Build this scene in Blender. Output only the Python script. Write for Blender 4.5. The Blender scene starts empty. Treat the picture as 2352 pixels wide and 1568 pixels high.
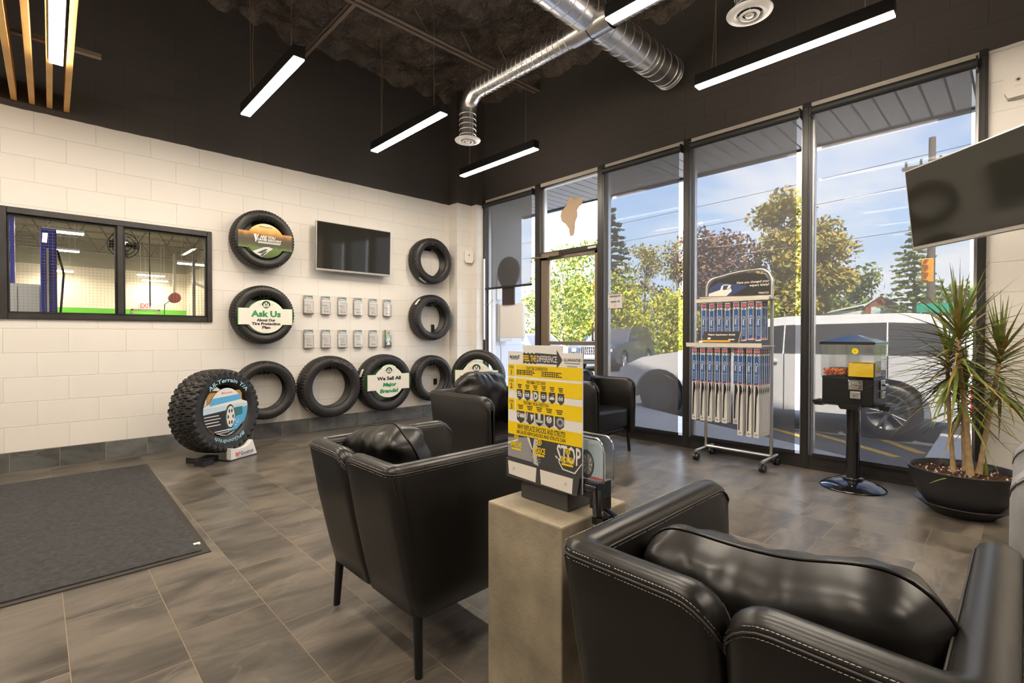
import bpy, math, random
from mathutils import Vector, Matrix, noise

SC = bpy.context.scene
COL = SC.collection
R = math.radians
PI = math.pi
rnd = random.Random(7)

# ------------------------------------------------------------------ object helpers
def tag(o, label=None, cat=None, group=None, kind=None):
    if label: o['label'] = label
    if cat: o['category'] = cat
    if group: o['group'] = group
    if kind: o['kind'] = kind
    return o

def thing(name, label, cat, loc=(0, 0, 0), rz=0.0, group=None, rot=None):
    o = bpy.data.objects.new(name, None)
    COL.objects.link(o)
    o.empty_display_size = 0.05
    o.location = loc
    o.rotation_euler = rot if rot else (0, 0, rz)
    return tag(o, label, cat, group)

def dup(root, loc=None, rz=None, label=None, group=None, rot=None):
    def cp(o, par):
        c = o.copy(); COL.objects.link(c)
        if par is not None: c.parent = par
        for ch in kids(o): cp(ch, c)
        return c
    r = cp(root, None)
    if loc is not None: r.location = loc
    if rz is not None: r.rotation_euler = (0, 0, rz)
    if rot is not None: r.rotation_euler = rot
    if label: r['label'] = label
    if group: r['group'] = group
    return r

KIDS = {}
def kids(o):
    return [c for c in bpy.data.objects if c.parent == o]

def bevel(o, w, seg=2):
    m = o.modifiers.new('bevel', 'BEVEL'); m.width = w; m.segments = seg
    m.limit_method = 'ANGLE'; m.angle_limit = R(40)
    return o

def frame(o, u, v):
    u = Vector(u).normalized(); v = Vector(v).normalized(); n = u.cross(v)
    m = Matrix.Identity(4)
    for i in range(3):
        m[i][0] = u[i]; m[i][1] = v[i]; m[i][2] = n[i]; m[i][3] = o[i]
    return m

def tr(x=0, y=0, z=0, rx=0, ry=0, rz=0, s=1):
    from mathutils import Euler
    return Matrix.Translation((x, y, z)) @ Euler((rx, ry, rz)).to_matrix().to_4x4() @ Matrix.Scale(s, 4)

_TXT = {}
def text_mesh(s, bold=0.0, shear=0.0):
    k = (s, bold, shear)
    if k in _TXT: return _TXT[k]
    cu = bpy.data.curves.new('lettering', 'FONT')
    cu.body = s; cu.size = 1.0; cu.align_x = 'CENTER'; cu.offset = bold; cu.shear = shear
    cu.resolution_u = 2; cu.space_line = 1.0
    ob = bpy.data.objects.new('lettering', cu)
    COL.objects.link(ob)
    dg = bpy.context.evaluated_depsgraph_get()
    dg.update()
    me = bpy.data.meshes.new_from_object(ob.evaluated_get(dg))
    vs = [v.co.copy() for v in me.vertices]
    fs = [tuple(p.vertices) for p in me.polygons]
    bpy.data.objects.remove(ob); bpy.data.meshes.remove(me); bpy.data.curves.remove(cu)
    # centre on the capital height, normalise to cap height 1
    h = 0.729
    x0 = min(v.x for v in vs); x1 = max(v.x for v in vs)
    vs = [Vector(((v.x - (x0 + x1) / 2) / h, v.y / h - 0.5, 0)) for v in vs]
    w = (x1 - x0) / h
    _TXT[k] = (vs, fs, w)
    return _TXT[k]

class MB:
    def __init__(self):
        self.v = []; self.f = []; self.m = []; self.s = []; self.T = Matrix.Identity(4)
    def add(self, vs, fs, mat=0, smooth=False):
        b = len(self.v); T = self.T
        self.v.extend([T @ Vector(p) for p in vs])
        self.f.extend([tuple(b + i for i in f) for f in fs])
        self.m.extend([mat] * len(fs)); self.s.extend([smooth] * len(fs))
        return self
    def bb(self, x0, x1, y0, y1, z0, z1, mat=0):
        vs = [(x, y, z) for z in (z0, z1) for y in (y0, y1) for x in (x0, x1)]
        fs = [(0, 2, 3, 1), (4, 5, 7, 6), (0, 1, 5, 4), (2, 6, 7, 3), (0, 4, 6, 2), (1, 3, 7, 5)]
        return self.add(vs, fs, mat)
    def box(self, c, s, mat=0):
        return self.bb(c[0] - s[0] / 2, c[0] + s[0] / 2, c[1] - s[1] / 2, c[1] + s[1] / 2, c[2] - s[2] / 2, c[2] + s[2] / 2, mat)
    def tube(self, pts, r, n=8, mat=0, caps=True, closed=False):
        pts = [Vector(p) for p in pts]; N = len(pts)
        rs = r if isinstance(r, (list, tuple)) else [r] * N
        vs = []; up = None
        for i, p in enumerate(pts):
            if closed: d = pts[(i + 1) % N] - pts[i - 1]
            else: d = pts[min(i + 1, N - 1)] - pts[max(i - 1, 0)]
            if d.length < 1e-9: d = Vector((0, 0, 1))
            d.normalize()
            if up is None:
                up = Vector((0, 0, 1)) if abs(d.z) < .9 else Vector((1, 0, 0))
            a = (up - d * up.dot(d))
            if a.length < 1e-6: a = d.orthogonal()
            a.normalize(); up = a; b = d.cross(a)
            for k in range(n):
                t = 2 * PI * k / n
                vs.append(p + (a * math.cos(t) + b * math.sin(t)) * rs[i])
        fs = []
        for i in range(N if closed else N - 1):
            j = (i + 1) % N
            for k in range(n):
                q = (k + 1) % n
                fs.append((i * n + k, i * n + q, j * n + q, j * n + k))
        self.add(vs, fs, mat, True)
        if caps and not closed:
            self.add([vs[k] for k in range(n)], [tuple(reversed(range(n)))], mat)
            self.add([vs[(N - 1) * n + k] for k in range(n)], [tuple(range(n))], mat)
        return self
    def cyl(self, p0, p1, r0, r1=None, n=16, mat=0, caps=True):
        return self.tube([p0, p1], [r0, r0 if r1 is None else r1], n, mat, caps)
    def lathe(self, prof, n=32, mat=0, smooth=True, a0=0.0, a1=2 * PI, c=(0, 0, 0)):
        full = abs(a1 - a0 - 2 * PI) < 1e-6
        cols = n if full else n + 1
        vs = []
        for k in range(cols):
            t = a0 + (a1 - a0) * k / n
            for (r, z) in prof: vs.append((c[0] + r * math.cos(t), c[1] + r * math.sin(t), c[2] + z))
        m = len(prof); fs = []
        for k in range(n):
            q = (k + 1) % cols
            for i in range(m - 1):
                fs.append((k * m + i, q * m + i, q * m + i + 1, k * m + i + 1))
        return self.add(vs, fs, mat, smooth)
    def poly(self, pts, mat=0, z=None):
        vs = [(p[0], p[1], z if z is not None else p[2]) for p in pts]
        return self.add(vs, [tuple(range(len(vs)))], mat)
    def rect(self, x0, x1, y0, y1, z=0.0, mat=0):
        return self.add([(x0, y0, z), (x1, y0, z), (x1, y1, z), (x0, y1, z)], [(0, 1, 2, 3)], mat)
    def prism(self, pts, z0, z1, mat=0, side=None):
        n = len(pts)
        vs = [(p[0], p[1], z0) for p in pts] + [(p[0], p[1], z1) for p in pts]
        self.add(vs, [tuple(reversed(range(n))), tuple(range(n, 2 * n))], mat)
        self.add(vs, [(i, (i + 1) % n, n + (i + 1) % n, n + i) for i in range(n)], mat if side is None else side)
        return self
    def disc(self, x, y, r, z=0.0, mat=0, n=24, ry=None):
        return self.poly([(x + r * math.cos(2 * PI * k / n), y + (ry or r) * math.sin(2 * PI * k / n)) for k in range(n)], mat, z)
    def ring(self, x, y, r0, r1, z=0.0, mat=0, n=32, ry=1.0, a0=0, a1=2 * PI):
        vs = []
        for k in range(n + 1):
            t = a0 + (a1 - a0) * k / n
            vs += [(x + r0 * math.cos(t), y + r0 * ry * math.sin(t), z), (x + r1 * math.cos(t), y + r1 * ry * math.sin(t), z)]
        return self.add(vs, [(2 * k, 2 * k + 1, 2 * k + 3, 2 * k + 2) for k in range(n)], mat)
    def text(self, s, h, x=0, y=0, z=0, mat=0, w=None, bold=0.0, shear=0.0, align='C', rot=0.0, arc=None):
        vs, fs, tw = text_mesh(s, bold, shear)
        sx = h if w is None else w / tw
        off = {'C': 0, 'L': tw * sx / 2, 'R': -tw * sx / 2}[align]
        out = []
        ca, sa = math.cos(rot), math.sin(rot)
        for v in vs:
            px, py = v.x * sx + off, v.y * h
            if arc:        # arc = (radius, centre angle): letters run clockwise along the top, or reversed along the bottom
                rad, a = arc
                t = a - px / rad
                out.append((x + (rad + py) * math.cos(t), y + (rad + py) * math.sin(t), z))
            else:
                out.append((x + px * ca - py * sa, y + px * sa + py * ca, z))
        return self.add(out, fs, mat)
    def build(self, name, mats, parent=None, loc=None):
        me = bpy.data.meshes.new(name)
        me.from_pydata([tuple(v) for v in self.v], [], self.f)
        if not isinstance(mats, (list, tuple)): mats = [mats]
        for m in mats: me.materials.append(m)
        me.polygons.foreach_set('material_index', self.m)
        me.polygons.foreach_set('use_smooth', self.s)
        me.update()
        o = bpy.data.objects.new(name, me)
        COL.objects.link(o)
        if loc: o.location = loc
        if parent: o.parent = parent
        return o

# ------------------------------------------------------------------ materials
def nt_new(name):
    m = bpy.data.materials.new(name); m.use_nodes = True
    nt = m.node_tree; b = nt.nodes['Principled BSDF']
    return m, nt, b

def N(nt, t, **kw):
    n = nt.nodes.new(t)
    for k, v in kw.items():
        if k in n.inputs.keys() if hasattr(n.inputs, 'keys') else False: n.inputs[k].default_value = v
        else: setattr(n, k, v)
    return n

def mat(name, col, rough=0.5, metal=0.0, bump=None, var=None, spec=0.5, emit=None, coat=0.0, alpha=None):
    """bump=(scale, strength, distance); var=(scale, amount) mixes a lighter/darker tone by noise"""
    m, nt, b = nt_new(name); L = nt.links
    c4 = (*col, 1)
    b.inputs['Base Color'].default_value = c4
    b.inputs['Roughness'].default_value = rough
    b.inputs['Metallic'].default_value = metal
    b.inputs['Specular IOR Level'].default_value = spec
    if coat: b.inputs['Coat Weight'].default_value = coat; b.inputs['Coat Roughness'].default_value = 0.08
    if emit:
        b.inputs['Emission Color'].default_value = (*emit[0], 1); b.inputs['Emission Strength'].default_value = emit[1]
    if bump or var:
        tc = N(nt, 'ShaderNodeTexCoord')
    if var:
        nz = N(nt, 'ShaderNodeTexNoise'); nz.inputs['Scale'].default_value = var[0]; nz.inputs['Detail'].default_value = 6
        L.new(tc.outputs['Object'], nz.inputs['Vector'])
        mx = N(nt, 'ShaderNodeMixRGB')
        a = var[1]
        mx.inputs['Color1'].default_value = tuple(max(0, c * (1 - a)) for c in col) + (1,)
        mx.inputs['Color2'].default_value = tuple(min(1, c * (1 + a)) for c in col) + (1,)
        mr = N(nt, 'ShaderNodeMapRange'); mr.inputs[1].default_value = .3; mr.inputs[2].default_value = .7
        L.new(nz.outputs['Fac'], mr.inputs[0]); L.new(mr.outputs[0], mx.inputs['Fac'])
        L.new(mx.outputs['Color'], b.inputs['Base Color'])
    if bump:
        nb = N(nt, 'ShaderNodeTexNoise'); nb.inputs['Scale'].default_value = bump[0]; nb.inputs['Detail'].default_value = 4
        L.new(tc.outputs['Object'], nb.inputs['Vector'])
        bp = N(nt, 'ShaderNodeBump'); bp.inputs['Strength'].default_value = bump[1]; bp.inputs['Distance'].default_value = bump[2]
        L.new(nb.outputs['Fac'], bp.inputs['Height']); L.new(bp.outputs['Normal'], b.inputs['Normal'])
    return m

def glass_mat(name, tint=(1, 1, 1), refl=0.06, rough=0.0, grid=None):
    """thin architectural pane: straight transmission plus a surface reflection"""
    m = bpy.data.materials.new(name); m.use_nodes = True; nt = m.node_tree; nt.nodes.clear(); L = nt.links
    out = N(nt, 'ShaderNodeOutputMaterial'); tp = N(nt, 'ShaderNodeBsdfTransparent'); tp.inputs[0].default_value = (*tint, 1)
    gl = N(nt, 'ShaderNodeBsdfGlossy'); gl.inputs['Roughness'].default_value = rough
    fr = N(nt, 'ShaderNodeLayerWeight'); fr.inputs[0].default_value = .5
    pw = N(nt, 'ShaderNodeMath', operation='POWER'); pw.inputs[1].default_value = 5.0; L.new(fr.outputs['Facing'], pw.inputs[0])
    mx = N(nt, 'ShaderNodeMixShader')
    ml = N(nt, 'ShaderNodeMath', operation='MULTIPLY_ADD'); ml.inputs[1].default_value = .8; ml.inputs[2].default_value = refl * .6
    L.new(pw.outputs[0], ml.inputs[0]); L.new(ml.outputs[0], mx.inputs[0]); L.new(tp.outputs[0], mx.inputs[1]); L.new(gl.outputs[0], mx.inputs[2])
    last = mx
    if grid:
        tc = N(nt, 'ShaderNodeTexCoord'); mp = N(nt, 'ShaderNodeMapping'); mp.inputs['Rotation'].default_value = (R(90), 0, 0)
        br = N(nt, 'ShaderNodeTexBrick'); br.offset = 0.0; br.squash = 1.0
        br.inputs['Scale'].default_value = 1.0; br.inputs['Brick Width'].default_value = grid; br.inputs['Row Height'].default_value = grid
        br.inputs['Mortar Size'].default_value = 0.0005; br.inputs['Mortar Smooth'].default_value = 0
        L.new(tc.outputs['Object'], mp.inputs[0]); L.new(mp.outputs[0], br.inputs['Vector'])
        df = N(nt, 'ShaderNodeBsdfDiffuse'); df.inputs[0].default_value = (.25, .23, .2, 1)
        m2 = N(nt, 'ShaderNodeMixShader'); L.new(br.outputs['Fac'], m2.inputs[0]); L.new(mx.outputs[0], m2.inputs[1]); L.new(df.outputs[0], m2.inputs[2]); last = m2
    L.new(last.outputs[0], out.inputs[0])
    return m

def screen_mat(name, col, openness, trans=0.15):
    """woven solar screen: part of the light passes straight through the weave, part is scattered by the yarn"""
    m = bpy.data.materials.new(name); m.use_nodes = True; nt = m.node_tree; nt.nodes.clear(); L = nt.links
    out = N(nt, 'ShaderNodeOutputMaterial'); tp = N(nt, 'ShaderNodeBsdfTransparent')
    df = N(nt, 'ShaderNodeBsdfDiffuse'); df.inputs[0].default_value = (*col, 1)
    tl = N(nt, 'ShaderNodeBsdfTranslucent'); tl.inputs[0].default_value = (*col, 1)
    m0 = N(nt, 'ShaderNodeMixShader'); m0.inputs[0].default_value = trans
    L.new(df.outputs[0], m0.inputs[1]); L.new(tl.outputs[0], m0.inputs[2])
    tc = N(nt, 'ShaderNodeTexCoord'); mp = N(nt, 'ShaderNodeMapping'); mp.inputs['Scale'].default_value = (1, 420, 14)
    nz = N(nt, 'ShaderNodeTexNoise'); nz.inputs['Scale'].default_value = 1.0; nz.inputs['Detail'].default_value = 2
    L.new(tc.outputs['Object'], mp.inputs[0]); L.new(mp.outputs[0], nz.inputs['Vector'])
    mp2 = N(nt, 'ShaderNodeMapping'); mp2.inputs['Scale'].default_value = (1, 12, 400)
    nz2 = N(nt, 'ShaderNodeTexNoise'); nz2.inputs['Scale'].default_value = 1.0; nz2.inputs['Detail'].default_value = 2
    L.new(tc.outputs['Object'], mp2.inputs[0]); L.new(mp2.outputs[0], nz2.inputs['Vector'])
    ad = N(nt, 'ShaderNodeMath', operation='ADD'); L.new(nz.outputs['Fac'], ad.inputs[0]); L.new(nz2.outputs['Fac'], ad.inputs[1])
    mr = N(nt, 'ShaderNodeMapRange'); mr.inputs[1].default_value = .6; mr.inputs[2].default_value = 1.4
    mr.inputs[3].default_value = 1 - openness - .02; mr.inputs[4].default_value = 1 - openness + .02
    L.new(ad.outputs[0], mr.inputs[0])
    mx = N(nt, 'ShaderNodeMixShader'); L.new(mr.outputs[0], mx.inputs[0]); L.new(tp.outputs[0], mx.inputs[1]); L.new(m0.outputs[0], mx.inputs[2])
    L.new(mx.outputs[0], out.inputs[0])
    return m

def block_mat(name, axis, low, high=None, split=2.96, bw=0.3937, bh=0.2015, z0=0.964, x0=-0.003, rough=0.55, grain=0.15, mortar=0.004, off=0.5, mtint=0.90, var=0.03, scuff=0.0):
    """painted concrete block: low paint below the split height, high paint above it"""
    m, nt, b = nt_new(name); L = nt.links
    tc = N(nt, 'ShaderNodeTexCoord'); sp = N(nt, 'ShaderNodeSeparateXYZ'); L.new(tc.outputs['Object'], sp.inputs[0])
    cb = N(nt, 'ShaderNodeCombineXYZ')
    ax = N(nt, 'ShaderNodeMath', operation='SUBTRACT'); ax.inputs[1].default_value = x0 - 40 * bw
    az = N(nt, 'ShaderNodeMath', operation='SUBTRACT'); az.inputs[1].default_value = z0 - 40 * bh
    L.new(sp.outputs[axis], ax.inputs[0]); L.new(sp.outputs['Z'], az.inputs[0]); L.new(ax.outputs[0], cb.inputs[0]); L.new(az.outputs[0], cb.inputs[1])
    br = N(nt, 'ShaderNodeTexBrick'); br.offset = off; br.offset_frequency = 2; br.squash = 1
    br.inputs['Scale'].default_value = 1; br.inputs['Brick Width'].default_value = bw; br.inputs['Row Height'].default_value = bh
    br.inputs['Mortar Size'].default_value = mortar; br.inputs['Mortar Smooth'].default_value = .6; br.inputs['Bias'].default_value = 0
    br.inputs['Color1'].default_value = (1 - var, 1 - var, 1 - var, 1); br.inputs['Color2'].default_value = (1, 1, 1, 1); br.inputs['Mortar'].default_value = (mtint, mtint, mtint, 1)
    L.new(cb.outputs[0], br.inputs['Vector'])
    base = N(nt, 'ShaderNodeMixRGB'); base.inputs['Color1'].default_value = (*low, 1); base.inputs['Color2'].default_value = (*(high or low), 1)
    nzl = N(nt, 'ShaderNodeTexNoise'); nzl.inputs['Scale'].default_value = 9; L.new(tc.outputs['Object'], nzl.inputs['Vector'])
    wob = N(nt, 'ShaderNodeMath', operation='MULTIPLY_ADD'); wob.inputs[1].default_value = .012; L.new(nzl.outputs['Fac'], wob.inputs[0]); L.new(sp.outputs['Z'], wob.inputs[2])
    gt = N(nt, 'ShaderNodeMath', operation='GREATER_THAN'); gt.inputs[1].default_value = split + .006
    L.new(wob.outputs[0], gt.inputs[0])
    if high: L.new(gt.outputs[0], base.inputs['Fac'])
    else: base.inputs['Fac'].default_value = 0
    mu = N(nt, 'ShaderNodeMixRGB', blend_type='MULTIPLY'); mu.inputs['Fac'].default_value = 1
    L.new(base.outputs['Color'], mu.inputs['Color1']); L.new(br.outputs['Color'], mu.inputs['Color2']); L.new(mu.outputs['Color'], b.inputs['Base Color'])
    nz = N(nt, 'ShaderNodeTexNoise'); nz.inputs['Scale'].default_value = 120; nz.inputs['Detail'].default_value = 5; L.new(tc.outputs['Object'], nz.inputs['Vector'])
    nz2 = N(nt, 'ShaderNodeTexNoise'); nz2.inputs['Scale'].default_value = 3; L.new(tc.outputs['Object'], nz2.inputs['Vector'])
    h = N(nt, 'ShaderNodeMath', operation='MULTIPLY_ADD'); h.inputs[1].default_value = -1.0; L.new(br.outputs['Fac'], h.inputs[0])
    g = N(nt, 'ShaderNodeMath', operation='MULTIPLY'); g.inputs[1].default_value = grain; L.new(nz.outputs['Fac'], g.inputs[0]); L.new(g.outputs[0], h.inputs[2])
    bp = N(nt, 'ShaderNodeBump'); bp.inputs['Strength'].default_value = .6; bp.inputs['Distance'].default_value = .004
    L.new(h.outputs[0], bp.inputs['Height']); L.new(bp.outputs['Normal'], b.inputs['Normal'])
    b.inputs['Roughness'].default_value = rough
    return m

def floor_mat(name, swap, bw, bh, off, x0, y0, c1, c2, grout, rough=.29, flat=False):
    """slate-look porcelain planks with pale grout; swap: 'XY' floor running along Y, 'X' upright strip along X"""
    m, nt, b = nt_new(name); L = nt.links
    tc = N(nt, 'ShaderNodeTexCoord'); sp = N(nt, 'ShaderNodeSeparateXYZ'); L.new(tc.outputs['Object'], sp.inputs[0])
    cb = N(nt, 'ShaderNodeCombineXYZ')
    au = N(nt, 'ShaderNodeMath', operation='SUBTRACT'); au.inputs[1].default_value = x0 - 40 * bw
    av = N(nt, 'ShaderNodeMath', operation='SUBTRACT'); av.inputs[1].default_value = y0 - 40 * bh
    L.new(sp.outputs['Y' if swap == 'XY' else 'X'], au.inputs[0]); L.new(sp.outputs['X' if swap == 'XY' else 'Z'], av.inputs[0])
    L.new(au.outputs[0], cb.inputs[0]); L.new(av.outputs[0], cb.inputs[1])
    br = N(nt, 'ShaderNodeTexBrick'); br.offset = off; br.offset_frequency = 2
    br.inputs['Scale'].default_value = 1; br.inputs['Brick Width'].default_value = bw; br.inputs['Row Height'].default_value = bh
    br.inputs['Mortar Size'].default_value = .0015; br.inputs['Mortar Smooth'].default_value = .2; br.inputs['Bias'].default_value = 0
    br.inputs['Color1'].default_value = (0, 0, 0, 1); br.inputs['Color2'].default_value = (1, 1, 1, 1); br.inputs['Mortar'].default_value = (.5, .5, .5, 1)
    L.new(cb.outputs[0], br.inputs['Vector'])
    # each tile samples the stone at its own offset
    sh = N(nt, 'ShaderNodeVectorMath', operation='MULTIPLY_ADD'); sh.inputs[1].default_value = (7.3, 5.1, 9.7)
    st = N(nt, 'ShaderNodeMapping'); st.inputs['Rotation'].default_value = (0, 0, R(24)); st.inputs['Scale'].default_value = (.75, 2.0, 1.4); L.new(tc.outputs['Object'], st.inputs[0])
    L.new(br.outputs['Color'], sh.inputs[0]); L.new(st.outputs[0], sh.inputs[2])
    n1 = N(nt, 'ShaderNodeTexNoise'); n1.inputs['Scale'].default_value = 3.2; n1.inputs['Detail'].default_value = 9; n1.inputs['Roughness'].default_value = .62; n1.inputs['Distortion'].default_value = .5
    L.new(sh.outputs[0], n1.inputs['Vector'])
    n2 = N(nt, 'ShaderNodeTexNoise'); n2.inputs['Scale'].default_value = 1.3; n2.inputs['Detail'].default_value = 3; n2.inputs['Distortion'].default_value = .9
    L.new(sh.outputs[0], n2.inputs['Vector'])
    rp = N(nt, 'ShaderNodeValToRGB'); e = rp.color_ramp.elements
    e[0].position = .30; e[0].color = (*[c * .5 for c in c1], 1); e[1].position = .74; e[1].color = (*[c * 1.38 for c in c2], 1)
    x = e.new(.44); x.color = (*c1, 1); x = e.new(.56); x.color = (*c2, 1)
    L.new(n1.outputs['Fac'], rp.inputs[0])
    # thin pale veins where the broad noise crosses its middle
    v = N(nt, 'ShaderNodeMath', operation='SUBTRACT'); v.inputs[1].default_value = .5; L.new(n2.outputs['Fac'], v.inputs[0])
    va = N(nt, 'ShaderNodeMath', operation='ABSOLUTE'); L.new(v.outputs[0], va.inputs[0])
    vm = N(nt, 'ShaderNodeMapRange'); vm.inputs[1].default_value = 0; vm.inputs[2].default_value = .012; vm.inputs[3].default_value = .24; vm.inputs[4].default_value = 0
    L.new(va.outputs[0], vm.inputs[0])
    mv = N(nt, 'ShaderNodeMixRGB'); mv.inputs['Color2'].default_value = (*[min(1, c * 1.9) for c in c2], 1)
    L.new(vm.outputs[0], mv.inputs['Fac']); L.new(rp.outputs[0], mv.inputs['Color1'])
    tone = N(nt, 'ShaderNodeMapRange'); tone.inputs[3].default_value = .82; tone.inputs[4].default_value = 1.14
    L.new(br.outputs['Color'], tone.inputs[0])
    mt = N(nt, 'ShaderNodeVectorMath', operation='SCALE'); L.new(mv.outputs['Color'], mt.inputs[0]); L.new(tone.outputs[0], mt.inputs['Scale'])
    mg = N(nt, 'ShaderNodeMixRGB'); mg.inputs['Color2'].default_value = (*grout, 1)
    L.new(br.outputs['Fac'], mg.inputs['Fac']); L.new(mt.outputs[0], mg.inputs['Color1']); L.new(mg.outputs['Color'], b.inputs['Base Color'])
    rr = N(nt, 'ShaderNodeMapRange'); rr.inputs[3].default_value = rough - .06; rr.inputs[4].default_value = rough + .12; L.new(n1.outputs['Fac'], rr.inputs[0]); L.new(rr.outputs[0], b.inputs['Roughness'])
    hh = N(nt, 'ShaderNodeMath', operation='SUBTRACT'); L.new(n1.outputs['Fac'], hh.inputs[0]); L.new(br.outputs['Fac'], hh.inputs[1])
    bp = N(nt, 'ShaderNodeBump'); bp.inputs['Strength'].default_value = .35; bp.inputs['Distance'].default_value = .003
    L.new(hh.outputs[0], bp.inputs['Height']); L.new(bp.outputs['Normal'], b.inputs['Normal'])
    return m

CREAM = (.80, .765, .715); BLACKW = (.066, .057, .052)
M = {}
M['wall_y'] = block_mat('painted block', 'X', CREAM, BLACKW)
M['wall_x'] = block_mat('painted block side', 'Y', CREAM, BLACKW, split=3.03, x0=.19, z0=.964 + .03)
M['wall_plain'] = mat('plain painted wall', CREAM, .6)
M['floor'] = floor_mat('slate tile floor', 'XY', .605, .302, .333, .36, .07, (.084, .073, .061), (.140, .119, .096), (.25, .19, .125))
M['base_tile'] = floor_mat('slate tile skirting', 'X', .302, .40, .0, .133, -.1, (.105, .108, .105), (.15, .15, .145), (.30, .27, .23), rough=.4)
M['foam'] = mat('sprayed foam', (.135, .105, .082), .33, bump=(26, 1.0, .04), var=(5, .5))
M['black_steel'] = mat('black painted steel', (.24, .19, .155), .5)
M['black_frame'] = mat('glossy black frame', (.028, .027, .027), .33, bump=(60, .25, .004), var=(8, .35))
M['dark_alu'] = mat('dark anodised aluminium', (.028, .025, .023), .38, metal=.2)
M['bronze'] = mat('bronze door metal', (.19, .145, .105), .4, metal=.35)
M['alu'] = mat('bright aluminium', (.72, .72, .72), .3, metal=.9)
M['strip'] = mat('unpainted pale strip', (.62, .57, .49), .6)
M['glass'] = glass_mat('window glass')
M['wire_glass'] = glass_mat('wired glass', (.95, .96, .94), .02, grid=.026)
M['screen'] = screen_mat('solar screen fabric', (.10, .10, .105), .195)
M['blackcloth'] = mat('black blind tube', (.018, .018, .018), .6)
M['black_plastic'] = mat('black plastic', (.014, .014, .015), .32)
M['satin_black'] = mat('satin black metal', (.010, .010, .010), .34, spec=.35)
M['gloss_black'] = mat('gloss black enamel', (.008, .008, .01), .08, coat=.6)
M['white_plastic'] = mat('white plastic', (.78, .74, .68), .4)
M['white_metal'] = mat('white enamel metal', (.82, .81, .79), .35)
M['chrome'] = mat('chrome', (.82, .82, .84), .12, metal=1.0)
M['satin_steel'] = mat('satin steel tube', (.72, .70, .67), .28, metal=1.0)
M['seam_metal'] = mat('raised duct seam', (.90, .89, .87), .3, metal=.9)
M['galv'] = mat('galvanised spiral duct', (.84, .84, .85), .27, metal=1.0, bump=(9, .08, .01), var=(6, .12))
M['wood'] = mat('honey stained wood', (.93, .52, .15), .42, bump=(40, .1, .002), var=(3.5, .14))
M['lens'] = mat('lit lens', (1, .9, .7), .5, emit=((1.0, .87, .71), 108.0))
M['lens_far'] = mat('lit shop lamp', (1, .95, .85), .5, emit=((1.0, .90, .72), 120.0))
M['leather'] = mat('black leather', (.0080, .0073, .0069), .31, bump=(240, .05, .0010), var=(6, .25), spec=.42)
M['leather_grey'] = mat('worn grey vinyl', (.26, .26, .27), .5, bump=(60, .3, .003), var=(9, .2))
M['piping'] = mat('leather seam', (.03, .027, .024), .5)
M['thread'] = mat('grey seam thread', (.23, .21, .19), .7)
M['rubber'] = mat('tire rubber', (.017, .0155, .015), .42, bump=(90, .25, .002), var=(7, .25))
M['rubber_at'] = mat('all terrain rubber', (.017, .016, .015), .45, bump=(120, .4, .003), var=(9, .3))
M['letter'] = mat('raised rubber lettering', (.16, .15, .145), .55)
M['letter_blue'] = mat('pale blue raised lettering', (.36, .68, .76), .5)
M['concrete'] = mat('cast concrete', (.285, .24, .172), .7, bump=(55, .45, .005), var=(7, .3))
M['mat_pile'] = mat('charcoal mat pile', (.052, .053, .056), .95, bump=(220, 1.0, .012), var=(45, .35))
M['mat_edge'] = mat('black mat rubber', (.030, .026, .023), .6)
M['print_white'] = mat('white print', (.80, .79, .77), .35)
M['print_cream'] = mat('cream print', (.80, .76, .68), .35)
M['print_black'] = mat('black print', (.02, .02, .02), .4)
M['print_dark'] = mat('charcoal print', (.055, .055, .058), .4)
M['print_grey'] = mat('grey print', (.30, .30, .31), .4)
M['print_lgrey'] = mat('light grey print', (.58, .58, .57), .4)
M['print_green'] = mat('green print', (.02, .27, .085), .4)
M['print_lime'] = mat('bright green print', (.10, .48, .12), .4)
M['print_yellow'] = mat('yellow print', (.87, .62, .008), .35)
M['print_red'] = mat('red print', (.72, .07, .05), .4)
M['print_orange'] = mat('orange print', (.78, .33, .03), .4)
M['print_blue'] = mat('blue print', (.012, .105, .36), .35)
M['print_sky'] = mat('sky blue print', (.10, .42, .72), .4)
M['print_paleblue'] = mat('pale blue print', (.55, .70, .80), .4)
M['print_navy'] = mat('navy print', (.03, .05, .14), .4)
M['print_brown'] = mat('brown print', (.22, .12, .05), .5)
M['print_field'] = mat('field green print', (.10, .20, .03), .45, var=(60, .5))
M['print_pink'] = mat('pink print', (.70, .16, .28), .4)
M['screen_tv'] = mat('tv screen glass', (.022, .021, .017), .05, spec=.5)
M['tv_bezel'] = mat('silver tv edge', (.50, .47, .44), .35, metal=.6)
M['acrylic'] = glass_mat('clear acrylic', (.97, .97, .97), .10, .03)
M['blister'] = glass_mat('clear blister plastic', (.99, .99, .988), .035, .06)
M['paper'] = mat('white paper', (.82, .80, .77), .6)
M['soil'] = mat('bark soil', (.12, .055, .025), .9, bump=(120, 1.0, .02), var=(70, .8))
M['pot'] = mat('black plastic pot', (.022, .021, .023), .42, bump=(30, .1, .002))
M['cane'] = mat('ringed cane bark', (.40, .27, .14), .7, bump=(90, .5, .004), var=(25, .25))
M['leaf'] = mat('green strap leaf', (.15, .185, .035), .45, var=(30, .3))
M['leaf_edge'] = mat('reddish strap leaf', (.27, .185, .05), .45, var=(30, .3))
M['candy_red'] = mat('red candy', (.80, .11, .025), .3, var=(90, .5))
M['candy_yellow'] = mat('yellow candy', (.90, .62, .01), .4, bump=(160, .6, .006))
M['sticker_brown'] = mat('brown sticker back', (.36, .26, .17), .7)
M['dark_board'] = mat('dark board', (.036, .028, .025), .6)
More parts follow.
